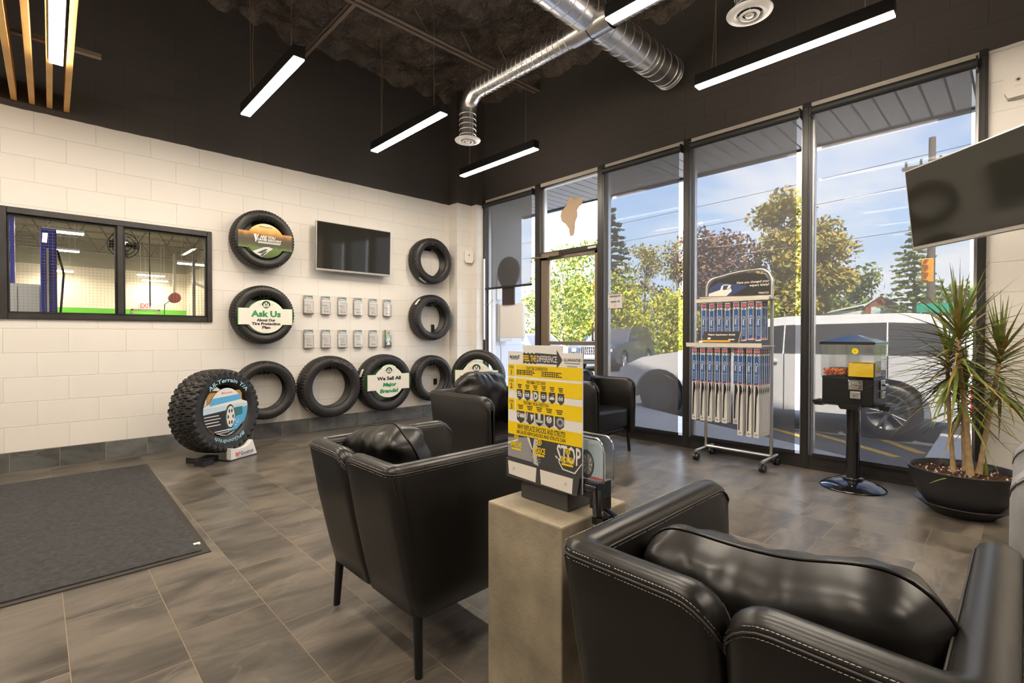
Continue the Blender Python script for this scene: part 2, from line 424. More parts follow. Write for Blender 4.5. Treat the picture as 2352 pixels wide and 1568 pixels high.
# ================================================================== the room
# X runs along the tyre wall, Y along the window wall, camera near the origin
YT, XW = 5.70, 4.65
def struct(name, mb, mats, parent=None):
    o = mb.build(name, mats, parent)
    if parent is None: o['kind'] = 'structure'
    return o

b = MB(); b.bb(-4.6, 4.78, -4.2, 5.72, -.25, 0); struct('floor', b, M['floor'])

# tyre wall with the workshop window opening (X -.25..1.277, Z 1.245..2.15)
b = MB()
b.bb(-4.6, -.25, YT, YT + .2, 0, 4.7); b.bb(1.277, 4.72, YT, YT + .2, 0, 4.7)
b.bb(-.25, 1.277, YT, YT + .2, 0, 1.245); b.bb(-.25, 1.277, YT, YT + .2, 2.15, 4.7)
struct('wall_back', b, M['wall_y'])
b = MB(); b.bb(4.24, 4.66, 5.51, YT, 0, 4.62); b.bb(4.50, 4.66, 5.40, 5.51, 0, 4.62); struct('wall_corner', b, M['wall_y'])
b = MB()
b.bb(XW, XW + .2, .19, 5.7, 3.04, 4.7); b.bb(XW, XW + .2, -4.2, .19, 0, 4.7); b.bb(XW + .02, XW + .2, 5.385, 5.7, 0, 3.04)
struct('wall_right', b, M['wall_x'])
b = MB(); b.bb(-4.8, -4.6, -4.2, 5.7, 0, 4.7); struct('wall_left', b, M['wall_x'])
b = MB(); b.bb(-4.8, 4.85, -4.4, -4.2, 0, 4.7); struct('wall_front', b, M['wall_y'])

# sprayed-foam ceiling: lumpy real relief, drooping over the wall tops
def foam_z(x, y):
    p = Vector((x * 2.1, y * 2.1, 3.7))
    z = 4.50 + .085 * noise.noise(p) + .045 * noise.noise(p * 2.7) + .034 * noise.noise(p * 6.3) + .016 * noise.noise(p * 13.7) + .03 * math.sin(x * 5.2)
    e = min(YT - y, XW - x)
    if e < .22: z -= .10 * (1 - e / .22) ** 2 * (1 + .8 * noise.noise(Vector((x * 4, y * 4, 9))))
    return z
b = MB(); xs = [-4.6 + 9.4 * i / 20 for i in range(10)] + [.2 + i * .038 for i in range(119)]; ys = [-4.2 + i * .5 for i in range(12)] + [1.7 + i * .038 for i in range(107)]
vs = [(x, y, foam_z(x, y)) for y in ys for x in xs]; nx = len(xs)
b.add(vs, [(j * nx + i, (j + 1) * nx + i, (j + 1) * nx + i + 1, j * nx + i + 1) for j in range(len(ys) - 1) for i in range(nx - 1)], 0, True)
b.bb(-4.8, 4.85, -4.4, 5.9, 4.72, 4.9)
struct('ceiling', b, M['foam'])

b = MB(); b.bb(-4.6, 4.24, YT - .012, YT - .0005, 0, .158); struct('baseboard_back', b, M['base_tile'])

# -------- window 1: view into the workshop
b = MB()
x0, x1, z0, z1 = -.25, 1.277, 1.245, 2.15
yF, yB = YT - .022, YT + .1
for (a0, a1, c0, c1) in ((x0, -.168, z0, z1), (1.236, x1, z0, z1), (.528, .574, z0 + .05, z1 - .05), (-.168, 1.236, z0, 1.293), (-.168, 1.236, 2.098, z1)):
    b.bb(a0, a1, yF, yB, c0, c1)
for (a0, a1) in ((-.168, .528), (.574, 1.236)):       # glazing beads
    for (p0, p1, q0, q1) in ((a0, a0 + .014, 1.293, 2.098), (a1 - .014, a1, 1.293, 2.098), (a0, a1, 1.293, 1.307), (a0, a1, 2.084, 2.098)):
        b.bb(p0, p1, YT + .012, YT + .055, q0, q1)
w1 = struct('window_1', b, M['black_frame'])
bevel(w1, .004, 1)
for (a0, a1) in ((-.168, .528), (.574, 1.236)):
    b = MB(); b.bb(a0, a1, YT + .04, YT + .046, 1.293, 2.098); b.build('glass_pane', M['wire_glass'], w1)

# -------- window wall: mullions, heads, sills, panes
MUL = [5.385, 4.336, 3.352, 2.322, 1.275, .21]
hw = [.022, .042, .045, .036, .031, .022]
for i, (y, h) in enumerate(zip(MUL, hw)):
    b = MB(); b.bb(XW - .03, XW + .11, y - h, y + h, 0, 3.04); b.bb(XW - .034, XW - .03, y - h * .55, y + h * .55, 0, 3.0)
    o = struct('trim_%d' % (i + 1), b, M['dark_alu']); bevel(o, .003, 1)
def bay(i, n, a, c, zb=0.0, sill=True):
    b = MB()
    b.bb(XW - .012, XW + .10, c, a, 2.998, 3.04, 0)
    if sill: b.bb(XW - .02, XW + .10, c, a, 0, .112, 0); b.bb(XW - .03, XW - .02, c, a, 0, .03, 0)
    b.bb(XW + .03, XW + .08, c, c + .02, zb + .112, 2.998, 2); b.bb(XW + .03, XW + .08, a - .02, a, zb + .112, 2.998, 2)
    b.bb(XW - .0135, XW - .012, c, a, 2.992, 3.036, 1)
    w = struct('window_%d' % n, b, [M['dark_alu'], M['strip'], M['alu']])
    b = MB(); b.bb(XW + .05, XW + .056, c, a, max(zb, .112), 2.998); b.build('glass_pane', M['glass'], w)
    return w
edge = lambda i: (MUL[i] - hw[i], MUL[i + 1] + hw[i + 1])
a, c = edge(0); bay(0, 2, a, c)
a, c = edge(2); bay(2, 4, a, c)
a, c = edge(3); bay(3, 5, a, c)
a, c = edge(4); bay(4, 6, a, c)
# door bay: transom window over a glazed bronze door
a, c = edge(1)
b = MB(); b.bb(XW - .012, XW + .1, c, a, 2.998, 3.04, 0); b.bb(XW - .0135, XW - .012, c, a, 2.992, 3.036, 1); b.bb(XW - .03, XW + .10, c, a, 2.10, 2.155, 0)
b.bb(XW + .03, XW + .08, a - .03, a, 2.155, 2.998, 2); b.bb(XW + .03, XW + .08, c, c + .02, 2.155, 2.998, 2); b.bb(XW + .03, XW + .08, c, a, 2.975, 2.998, 2)
w3 = struct('window_3', b, [M['dark_alu'], M['strip'], M['alu']])
b = MB(); b.bb(XW + .05, XW + .056, c, a, 2.155, 2.998); b.build('glass_pane', M['glass'], w3)
b = MB(); dl, dr = a - .006, c + .006
for (y0, y1, q0, q1) in ((dl - .115, dl, .01, 2.095), (dr, dr + .045, .01, 2.095), (dr, dl, 2.055, 2.095), (dr, dl, .01, .24), (dr + .045, dl - .115, .995, 1.037)):
    b.bb(XW - .012, XW + .035, y0, y1, q0, q1)
d1 = struct('door_1', b, M['bronze']); bevel(d1, .004, 1)
b = MB(); b.bb(XW + .008, XW + .014, dr + .045, dl - .115, .24, 2.055); b.build('glass_pane', M['glass'], d1)
b = MB(); b.bb(XW + .014, XW + .022, dl - .135, dl - .115, .24, 2.055); b.bb(XW + .014, XW + .022, dr + .045, dr + .055, .24, 2.055); b.build('glazing_bead', M['white_plastic'], d1)
b = MB()
b.bb(XW - .075, XW - .012, 3.94, 4.22, 2.085, 2.132); b.tube([(XW - .06, 4.10, 2.08), (XW - .17, 4.29, 2.075), (XW - .04, 4.30, 2.10)], .009, 6)
b.build('door_closer', M['bronze'], d1)
b = MB(); b.bb(XW - .05, XW - .012, 3.40, 3.52, 2.112, 2.135); b.build('door_bracket', M['alu'], d1)
b = MB(); b.tube([(XW - .05, 3.43, 1.05), (XW - .07, 3.43, 1.05), (XW - .07, 3.43, 1.25), (XW - .05, 3.43, 1.25)], .01, 8); b.build('door_pull', M['bronze'], d1)

# -------- roller blinds (solar screen) in four bays
def blind(i, zlow, label):
    a, c = edge(i); a -= .034; c += .034
    t = thing('roller_blind', label, 'blind', (XW - .052, (a + c) / 2, zlow), group='roller blinds on the street windows')
    h = (a - c) / 2; top = 2.952 - zlow
    b = MB(); b.add([(0, -h, .0), (0, h, .0), (0, h, top), (0, -h, top)], [(0, 1, 2, 3)]); b.build('screen_fabric', M['screen'], t)
    b = MB(); b.cyl((0.004, -h - .02, top), (0.004, h + .02, top), .034, n=20); b.build('roller_tube', M['blackcloth'], t)
    b = MB(); b.bb(-.007, .007, -h, h, -.022, .006); b.build('bottom_bar', M['black_plastic'], t)
    for q in (-1, 1):
        b = MB(); b.bb(-.03, .04, q * (h + .025) - .005, q * (h + .025) + .005, top - .04, top + .04); b.build('end_bracket', M['black_plastic'], t)
blind(0, 1.775, 'half lowered grey roller blind left of the glazed door')
blind(2, .135, 'full length grey roller blind directly right of the glazed door')
blind(3, .135, 'full length grey roller blind behind the wiper display rack')
blind(4, .135, 'full length grey roller blind behind the candy machine and potted plant')

# -------- steel joist, bridging
t = thing('ceiling_joist', 'black open web steel joist crossing under the foam ceiling', 'joist', (0, 4.36, 4.22))
for s in (-1, 1):
    b = MB(); b.bb(-4.5, 4.64, s * .022 - .02 + s * .012, s * .022 + .02 + s * .012, 0, .006); b.bb(-4.5, 4.64, s * .014 - .003, s * .014 + .003, 0, .045); b.build('bottom_chord', M['black_steel'], t)
b = MB(); n = 0; x = -4.4
while x < 4.4:
    b.tube([(x, 0, .02), (x + .29, 0, .36)], .009, 6); b.tube([(x + .29, 0, .36), (x + .58, 0, .02)], .009, 6); x += .62
b.build('web_rods', M['black_steel'], t)
b = MB(); b.bb(-.022, .022, -1.18, 1.33, 0, .005); b.bb(-.022, -.017, -1.18, 1.33, 0, .045)
o = b.build('bridging_angle', M['black_steel']); o.location = (2.185, 4.36, 4.228)
tag(o, 'black steel bridging angle running from the joist to the block wall', 'angle iron')

# -------- wooden slats hung against the wall top at the far left
for k in range(-2, 4):
    x = -.118 + .1055 * k
    b = MB(); b.bb(-.018, .018, 0, 3.3, 0, .135)
    o = b.build('hanging_batten', M['wood']); o.location = (x - .0495, 2.385, 3.012); o.rotation_euler = (0, 0, R(-.86)); bevel(o, .002, 1)
    nm = {0: 'leftmost of the visible honey wood ceiling slats', 1: 'second honey wood ceiling slat from the left edge', 2: 'honey wood ceiling slat left of the lit strip lamp', 3: 'honey wood ceiling slat right of the lit strip lamp'}
    tag(o, nm.get(k, 'honey wood ceiling slat beyond the left edge, nearer one' if k == -1 else 'honey wood ceiling slat beyond the left edge, farther one'), 'slat', 'wooden ceiling slats')
for y in (3.35, 4.75):
    b = MB(); b.bb(-.9, .36, -.02, .02, 0, .03); o = b.build('slat_rail', M['black_steel']); o.location = (0, y, 3.148)
    tag(o, 'black cross rail carrying the wooden slats, %s' % ('nearer to the block wall' if y > 4 else 'farther from the block wall'), 'rail')

# -------- linear pendants
def pendant():
    t = thing('linear_pendant', '', 'pendant lamp', group='black linear pendant lamps')
    b = MB(); L = .6075
    b.bb(-.04, .04, -L, L, .010, .092); o = b.build('housing', M['satin_black'], t); bevel(o, .003, 1)
    b = MB(); b.bb(-.035, .035, -L + .004, L - .004, 0, .0105); b.build('lens', M['lens'], t)
    for s in (-1, 1):
        b = MB(); b.tube([(0, s * .46, .088), (0, s * .46, 1.52)], .0016, 5); b.cyl((0, s * .46, .088), (0, s * .46, .11), .005, n=8); b.build('suspension_wire', M['alu'], t)
    b = MB(); b.tube([(0.02, .50, .088), (.035, .50, .2), (.02, .475, .5), (.03, .475, .7), (.015, .47, 1.0), (.02, .47, 1.5)], .003, 6); b.build('power_cord', M['print_brown'], t)
    return t
P0 = pendant()
PL = [(.127, 4.065, 'lit linear pendant lamp set between two wooden slats'),
      (1.31, 4.065, 'lit linear pendant lamp above the workshop window and first tire'),
      (2.522, 4.065, 'lit linear pendant lamp left of the dropped duct outlet'),
      (3.67, 4.065, 'lit linear pendant lamp below the dropped duct outlet'),
      (2.505, 1.155, 'lit linear pendant lamp cut by the top edge beside the big duct'),
      (3.66, 1.155, 'long lit linear pendant lamp above the street windows'),
      (1.31, 1.155, 'lit linear pendant lamp over the black armchairs, added unseen above the view'),  # from here down: unseen lamps carrying on the grid, added to light the room
      (.127, 1.155, 'lit linear pendant lamp over the camera side, added unseen above the view'),
      (.127, -1.75, 'lit linear pendant lamp added unseen behind the camera, leftmost'),
      (1.31, -1.75, 'lit linear pendant lamp added unseen behind the camera, second'),
      (2.505, -1.75, 'lit linear pendant lamp added unseen behind the camera, third'),
      (3.66, -1.75, 'lit linear pendant lamp added unseen behind the camera, rightmost'),
      (-1.1, 4.065, 'lit linear pendant lamp added unseen left of the slats'),
      (-1.1, 1.155, 'lit linear pendant lamp added unseen left of the camera'),
      (-2.3, 4.065, 'lit linear pendant lamp added unseen far left along the block wall'),
      (-2.3, 1.155, 'lit linear pendant lamp added unseen far left of the camera')]
for i, (x, y, l) in enumerate(PL):
    if i == 0: P0.location = (x - .0243, y, 2.985); P0['label'] = l
    else: dup(P0, (x, y, 3.0), label=l)

P0.rotation_euler = (0, 0, R(-.86))
# -------- spiral ducts
t = thing('spiral_vent', 'large galvanised spiral duct running to the window wall', 'duct', (0, 2.43, 3.665))
b = MB(); r = .143
b.cyl((-3.5, 0, 0), (4.47, 0, 0), r, n=40, caps=False); b.build('trunk', M['galv'], t)
b = MB(); x = -3.4
while x < 4.45:
    b.tube([(x + .05 * math.sin(a) * 0 + a * .008, r * math.cos(a), r * math.sin(a)) for a in [2 * PI * k / 28 for k in range(29)]], .0055, 6, 0, False); x += .125
b.build('spiral_seam', M['seam_metal'], t)
b = MB()
for xx in (4.44, 4.475, 4.06): b.tube([(xx, (r + .004) * math.cos(a), (r + .004) * math.sin(a)) for a in [2 * PI * k / 28 for k in range(28)]], .006, 6, 0, False, True)
b.build('band', M['galv'], t)
b = MB(); b.T = tr(4.472, 0, 0, 0, R(90), 0); b.disc(0, 0, r); b.build('end_cap', M['galv'], t)
b = MB()
for xx in (3.95, 2.6):
    b.tube([(xx, 0, r), (xx, .07, .8)], .002, 5); b.tube([(xx, 0, r), (xx, -.07, .8)], .002, 5)
b.build('hanger_wire', M['black_steel'], t)
def branch(yend, s, label, ylen):
    t = thing('branch_vent', label, 'duct', (3.22, 2.43, 3.585))
    r = .084; y1 = ylen - .19
    b = MB(); b.cyl((0, s * .005, 0), (0, s * y1, 0), r, n=32, caps=False)
    b.cyl((0, s * .005, 0), (0, s * .19, 0), r + .012, r + .012, n=32, caps=False)
    pts = [(0, s * (y1 + .19 * math.sin(k * PI / 16)), -.19 * (1 - math.cos(k * PI / 16))) for k in range(9)]
    b.tube(pts, r + .002, 32, 0, False)
    b.cyl((0, s * ylen, -.19), (0, s * ylen, -.462), r, n=32, caps=False); b.build('spiral_pipe', M['galv'], t)
    b = MB(); y = .2
    while y < y1:
        b.tube([(r * math.cos(a), s * (y + a * .008), r * math.sin(a)) for a in [2 * PI * k / 22 for k in range(23)]], .0042, 6, 0, False); y += .062
    z = -.21
    while z > -.45:
        b.tube([(r * math.cos(a), s * ylen + r * math.sin(a), z) for a in [2 * PI * k / 22 for k in range(22)]], .005, 6, 0, False, True); z -= .052
    b.cyl((0, s * ylen - r, -.2), (0, s * ylen - r, -.46), .005, n=6)
    b.build('spiral_seam', M['seam_metal'], t)
    d = MB(); c = (0, s * ylen, -.475)
    d.lathe([(.070, .016), (.078, -.004), (.100, -.006), (.130, .004), (.134, .012), (.128, .014), (.09, .012)], 40, 0, True, c=c)
    d.lathe([(.040, .0), (.044, -.010), (.056, -.012), (.060, -.004)], 32, 0, True, c=c)
    d.lathe([(.0001, -.016), (.022, -.014), (.028, -.004), (.026, .006)], 24, 0, True, c=c)
    for k in range(4):
        a = k * PI / 2 + .4; d.cyl((c[0] + .02 * math.cos(a), c[1] + .02 * math.sin(a), c[2]), (c[0] + .078 * math.cos(a), c[1] + .078 * math.sin(a), c[2]), .003, n=6)
    d.build('round_diffuser', M['white_metal'], t)
    return t
branch(0, 1, 'galvanised duct branch bending down to a white outlet near the corner', 1.575)
branch(0, -1, 'galvanised duct branch with a white outlet at the top edge', 1.22)
# ================================================================== workshop behind window 1
M['shop_wall'] = block_mat('workshop block wall', 'X', (.66, .58, .46), (.30, .28, .21), split=3.2, bw=.4, bh=.2, rough=.5, mtint=.8)
M['shop_side'] = block_mat('workshop side wall', 'Y', (.66, .58, .46), (.30, .28, .21), split=3.2, bw=.4, bh=.2, rough=.5, mtint=.8)
M['shop_floor'] = mat('workshop floor', (.20, .19, .18), .4)
M['shop_deck'] = mat('workshop roof deck', (.42, .38, .29), .6)
M['shop_truss'] = mat('workshop truss steel', (.16, .14, .105), .55)
M['shop_green'] = mat('workshop green band', (.10, .42, .02), .5)
M['lift_blue'] = mat('lift blue paint', (.06, .07, .46), .35)
b = MB(); b.bb(-9, 3.9, 5.92, 20.2, -.25, 0); struct('floor_workshop', b, M['shop_floor'])
b = MB(); b.bb(-9, 3.9, 20, 20.2, 0, 4.7); struct('wall_workshop_back', b, M['shop_wall'])
b = MB(); b.bb(3.7, 3.9, 5.92, 20, 0, 4.7); struct('wall_workshop_right', b, M['shop_side'])
b = MB(); b.bb(-9.2, -9, 5.92, 20, 0, 4.7); struct('wall_workshop_left', b, M['shop_side'])
b = MB(); b.bb(-9, 3.9, 5.92, 20.2, 4.1, 4.85)
for k in range(46): b.bb(-9, 3.9, 6.0 + .3 * k, 6.12 + .3 * k, 4.06, 4.1)
struct('ceiling_workshop', b, M['shop_deck'])
b = MB(); b.bb(-9, 3.7, 19.985, 19.999, 1.72, 1.95); struct('trim_7', b, M['shop_green'])
b = MB(); b.bb(2.2, 2.25, 19.95, 19.98, 0, 1.97); b.bb(2.9, 2.95, 19.95, 19.98, 0, 1.97); b.bb(2.2, 2.95, 19.95, 19.98, 1.92, 1.97); b.bb(2.25, 2.9, 19.96, 19.97, 0, 1.92, 1)
struct('door_2', b, [M['black_steel'], M['shop_green']])
b = MB(); b.bb(-.17, .17, -.03, 0, -.10, .10, 0); b.T = frame((0, -.031, 0), (1, 0, 0), (0, 0, 1)); b.text('EXIT', .15, w=.31, mat=1, bold=.05)
o = b.build('exit_sign', [M['print_white'], M['print_red']]); o.location = (2.58, 19.97, 2.08); tag(o, 'EXIT sign over the far door of the workshop', 'sign')
for j, y in enumerate((10.6, 13.2, 15.8, 18.4)):
    b = MB(); b.bb(-9, 3.7, -.04, .04, 0, .03); b.bb(-9, 3.7, -.04, .04, .57, .6); x = -8.9
    while x < 3.3: b.tube([(x, 0, .02), (x + .3, 0, .58), (x + .6, 0, .02)], .016, 5); x += .6
    o = b.build('roof_truss', M['shop_truss']); o.location = (0, y, 3.46); tag(o, 'workshop roof truss seen through the inner window, row %s from the glass' % ['nearest', 'second', 'third', 'farthest'][j], 'truss')
for j, (x, y, z) in enumerate([(.43, 14.4, 3.32), (.5, 17.5, 3.32), (3.1, 15.9, 3.05), (2.5, 18.3, 2.9), (2.75, 19.4, 2.85), (.45, 19.3, 2.95), (-3, 10, 3.5), (-3, 15, 3.4), (-6, 12, 3.4), (-1.35, 8.3, 3.3)]):  # the last lamp is unseen, added to brighten the white cabinet
    b = MB(); b.bb(-.34, .34, -.10, .10, .02, .07, 0); b.bb(-.33, .33, -.09, .09, 0, .02, 1); b.cyl((-.25, 0, .07), (-.25, 0, 4.06 - z), .004, n=5); b.cyl((.25, 0, .07), (.25, 0, 4.06 - z), .004, n=5)
    o = b.build('pendant_strip_lamp', [M['white_metal'], M['lens_far']]); o.location = (x, y, z)
    ls = ['lit workshop strip lamp beside the blue lift column, upper', 'lit workshop strip lamp beside the blue lift column, lower', 'lit workshop strip lamp near the right edge of the inner window', 'lit workshop strip lamp above the hanging cord', 'lit workshop strip lamp glowing on the far wall above the exit sign', 'lit workshop strip lamp behind the blue lift column']
    tag(o, ls[j] if j < 6 else 'lit workshop strip lamp beyond the window view, number %s' % ['one', 'two', 'three', 'four, added to light the cabinet'][j - 6], 'lamp', 'workshop strip lamps')
t = thing('lift_column', 'blue two post lift column standing in the workshop', 'car lift', (.115, 8.6, 0))
b = MB(); b.bb(-.075, .075, -.1, .1, 0, 2.45); o = b.build('post', M['lift_blue'], t); bevel(o, .01)
b = MB(); b.bb(-.02, .0, -.106, -.1, .4, 2.2); b.build('lift_rail', M['alu'], t)
b = MB(); b.bb(-.14, .14, -.16, .16, 0, .03); b.build('base_plate', M['lift_blue'], t)
b = MB(); b.tube([(.08, -.05, 2.2), (.14, -.06, 1.9), (.12, -.06, 1.6), (.10, -.05, 1.3), (.2, -.05, 1.05)], .012, 6); b.build('hose', M['black_plastic'], t)
t = thing('lift_column', 'farther pale blue lift column near the left edge of the inner window', 'car lift', (-.28, 10.2, 0))
b = MB(); b.bb(-.06, .06, -.1, .1, 0, 2.9); b.build('post', M['lift_blue'], t)
b = MB(); b.bb(-.14, .14, -.16, .16, 0, .03); b.build('base_plate', M['lift_blue'], t)
t = thing('tool_cabinet', 'white steel cabinet left of the blue lift column', 'cabinet', (-.12, 9.2, 0))
b = MB(); b.bb(-.27, .16, -.2, .2, 0, 1.78); b.build('body', M['white_metal'], t)
b = MB(); b.bb(-.26, -.06, -.215, -.2, .05, 1.75); b.build('door', M['white_metal'], t)
b = MB(); b.bb(-.05, .15, -.215, -.2, .05, 1.75); b.build('door', M['white_metal'], t)
t = thing('hanging_hose_reel', 'dark red hose reel on the right side of the workshop', 'hose reel', (2.95, 17.5, 2.22))
b = MB(); b.T = tr(0, 0, 0, R(90)); b.cyl((0, 0, -.1), (0, 0, .1), .15, n=28); b.build('drum', mat('reel red', (.22, .03, .03), .4), t)
b = MB(); b.bb(-.03, .03, -.05, .05, 0, 1.3); b.build('bracket', M['shop_deck'], t)
b = MB(); b.tube([(-.1, 0, -.08), (-.24, 0, -.2), (-.27, 0, -.9)], .012, 6); b.build('hose', M['black_plastic'], t)
b = MB(); b.cyl((0, 0, 0), (0, 0, 2.4), .012, n=6); b.cyl((0, 0, 1.95), (0, 0, 2.1), .16, n=16); o = b.build('hanging_cord_reel', M['black_plastic']); o.location = (1.82, 13.5, 1.75); tag(o, 'black cord reel hanging from the workshop roof', 'cord reel')
t = thing('overhead_door_track', 'grey steel overhead door frame at the right of the workshop', 'door track', (3.3, 15, 0))
for (x, y) in ((-.35, 0), (.25, 1.5)):
    b = MB(); b.bb(x - .03, x + .03, y - .03, y + .03, 0, 3.3); b.build('rail', M['alu'], t)
b = MB(); b.T = tr(-.35, 0, 2.45, 0, 0, R(68)); b.bb(0, 1.62, -.03, .03, 0, .06); b.build('rail', M['alu'], t)
t = thing('wall_fan', 'black workshop fan hanging near the window mullion', 'fan', (1.06, 10.5, 2.62))
b = MB(); b.T = tr(0, 0, 0, R(90))
for r in (.10, .16, .21): b.tube([(r * math.cos(a), r * math.sin(a), 0) for a in [2 * PI * k / 24 for k in range(24)]], .008, 5, 0, False, True)
b.build('guard', M['black_plastic'], t)
b = MB(); b.cyl((0, -.08, 0), (0, .08, 0), .06, n=16); b.cyl((0, .05, 0), (0, .05, 2.04), .012, n=6); b.build('motor', M['black_plastic'], t)
b = MB()
for k in range(4):
    b.T = tr(0, -.02, 0, 0, k * PI / 2, 0); b.add([(.03, -.02, -.03), (.19, -.03, -.06), (.19, .03, .06), (.03, .02, .03)], [(0, 1, 2, 3)])
b.build('blades', M['black_plastic'], t)

# ================================================================== outside
G = -.25
M['asphalt'] = mat('asphalt', (.085, .085, .085), .85, bump=(60, .5, .01), var=(1.2, .2))
M['walk'] = mat('concrete walk', (.50, .49, .47), .8, var=(2, .12))
M['line'] = mat('yellow road paint', (.75, .42, .05), .7, var=(14, .25))
M['grass'] = mat('mown grass', (.12, .20, .03), .9, var=(.8, .35))
M['soffit'] = mat('grey soffit metal', (.42, .42, .42), .6)
M['wing'] = block_mat('outdoor white block', 'X', (.70, .72, .74), None, bw=.39, bh=.2, rough=.7)
b = MB(); b.bb(4.86, 120, -60, 110, G - .3, G); struct('ground_asphalt', b, M['asphalt'])
b = MB(); b.prism([(4.76, -6), (9.6, -6), (8.5, .72), (5.57, .66), (6.77, 3.24), (7.9, 5.5), (4.76, 5.5)], G - .02, -.10); struct('ground_walk', b, M['walk'])
b = MB(); b.bb(34, 118, -58, 108, G - .1, G + .03); o = struct('ground_lawn', b, M['grass']); o.rotation_euler = (0, 0, 0)
def stripe(p, q, w, lab):
    d = Vector((q[0] - p[0], q[1] - p[1], 0)); n = Vector((-d.y, d.x, 0)).normalized() * w / 2
    b = MB(); vs = [Vector((*p, 0)) + n, Vector((*p, 0)) - n, Vector((*q, 0)) - n, Vector((*q, 0)) + n]
    b.prism([(v.x, v.y) for v in vs], 0, .006)
    o = b.build('painted_line', M['line']); o.location = (0, 0, G); tag(o, lab, 'road marking', 'yellow parking lines outside')
stripe((7.9, 2.18), (6.9, .98), .11, 'yellow parking line nearest the walk, behind the candy machine pole')
stripe((8.9, 2.0), (7.3, .80), .11, 'yellow parking line under the rear wheel of the white van')
stripe((9.0, 4.3), (7.3, 1.95), .11, 'yellow parking line behind the wiper rack')
# roof overhang
b = MB()
for k in range(62): b.bb(4.86, 5.90, -3.5 + .152 * k + .009, -3.5 + .152 * (k + 1) - .009, 3.10, 3.13)
b.bb(4.86, 5.92, -3.5, 5.9, 3.13, 3.16, 1); b.bb(5.90, 5.97, -3.5, 5.9, 3.075, 3.45, 1); b.bb(4.86, 5.97, -3.5, 5.9, 3.43, 3.46, 1)
struct('roof_overhang', b, [M['soffit'], mat('dark eave metal', (.07, .07, .07), .6)])
b = MB(); b.bb(4.86, 5.50, 5.5, 5.9, G, 3.1); struct('wall_outer_wing', b, M['wing'])
t = thing('mounted_utility_box', 'pale electrical box on the outdoor white block wall', 'utility box', (4.97, 5.5, 1.78))
b = MB(); b.bb(-.07, .07, -.09, 0, -.14, .2); b.build('case', M['white_plastic'], t)
t = thing('mounted_utility_box', 'grey meter cabinet low on the outdoor white block wall', 'utility box', (5.05, 5.5, 1.3))
b = MB(); b.bb(-.13, .13, -.12, 0, -.28, .28); b.build('case', M['print_lgrey'], t)
b = MB(); b.bb(-.01, .01, -.13, -.12, -.16, .08); b.build('latch', M['black_plastic'], t)

# ---------------------------------------------------------------- vehicles
M['paint_white'] = mat('white car paint', (.80, .81, .83), .25, coat=.7)
M['paint_navy'] = mat('dark blue car paint', (.05, .062, .10), .2, coat=.9)
M['paint_blue'] = mat('light blue car paint', (.25, .42, .62), .3, coat=.6)
M['car_glass'] = mat('tinted car glass', (.05, .053, .06), .06, spec=.8)
M['car_trim'] = mat('black car trim', (.02, .02, .021), .5)
M['rim_dark'] = mat('dark alloy rim', (.15, .15, .155), .4, metal=.6)
M['rim_silver'] = mat('silver alloy rim', (.6, .6, .62), .3, metal=.8)
M['tail'] = mat('red tail lamp', (.75, .03, .015), .2, coat=.5)
M['head'] = mat('clear head lamp', (.75, .77, .80), .1, coat=.6)
def wheel(par, x, y, s, r, rim):
    w = thing('wheel', None, None, (x, y, r)); w.parent = par
    b = MB(); b.T = tr(0, 0, 0, R(90) * s)
    b.lathe([(r * .62, .11), (r * .72, .12), (r * .95, .115), (r, .08), (r, -.08), (r * .95, -.115), (r * .6, -.11)], 40); b.build('tire', M['rubber'], w)
    b = MB(); b.T = tr(0, 0, 0, R(90) * s)
    b.lathe([(r * .64, .112), (r * .60, .118), (r * .57, .07), (r * .2, .075), (r * .17, .095), (.0001, .10)], 40)
    for k in range(5):
        for d in (-.16, .16):
            a = 2 * PI * k / 5; c, s2 = math.cos(a + d * .4), math.sin(a + d * .4); c2, s3 = math.cos(a + d), math.sin(a + d)
            b.tube([(r * .14 * c, r * .14 * s2, .10), (r * .59 * c2, r * .59 * s3, .115)], [r * .05, r * .05], 6)
    b.build('rim', rim, w)
def arc_pts(cx, cz, r, a0, a1, n=10): return [(cx + r * math.cos(a0 + (a1 - a0) * k / n), cz + r * math.sin(a0 + (a1 - a0) * k / n)) for k in range(n + 1)]
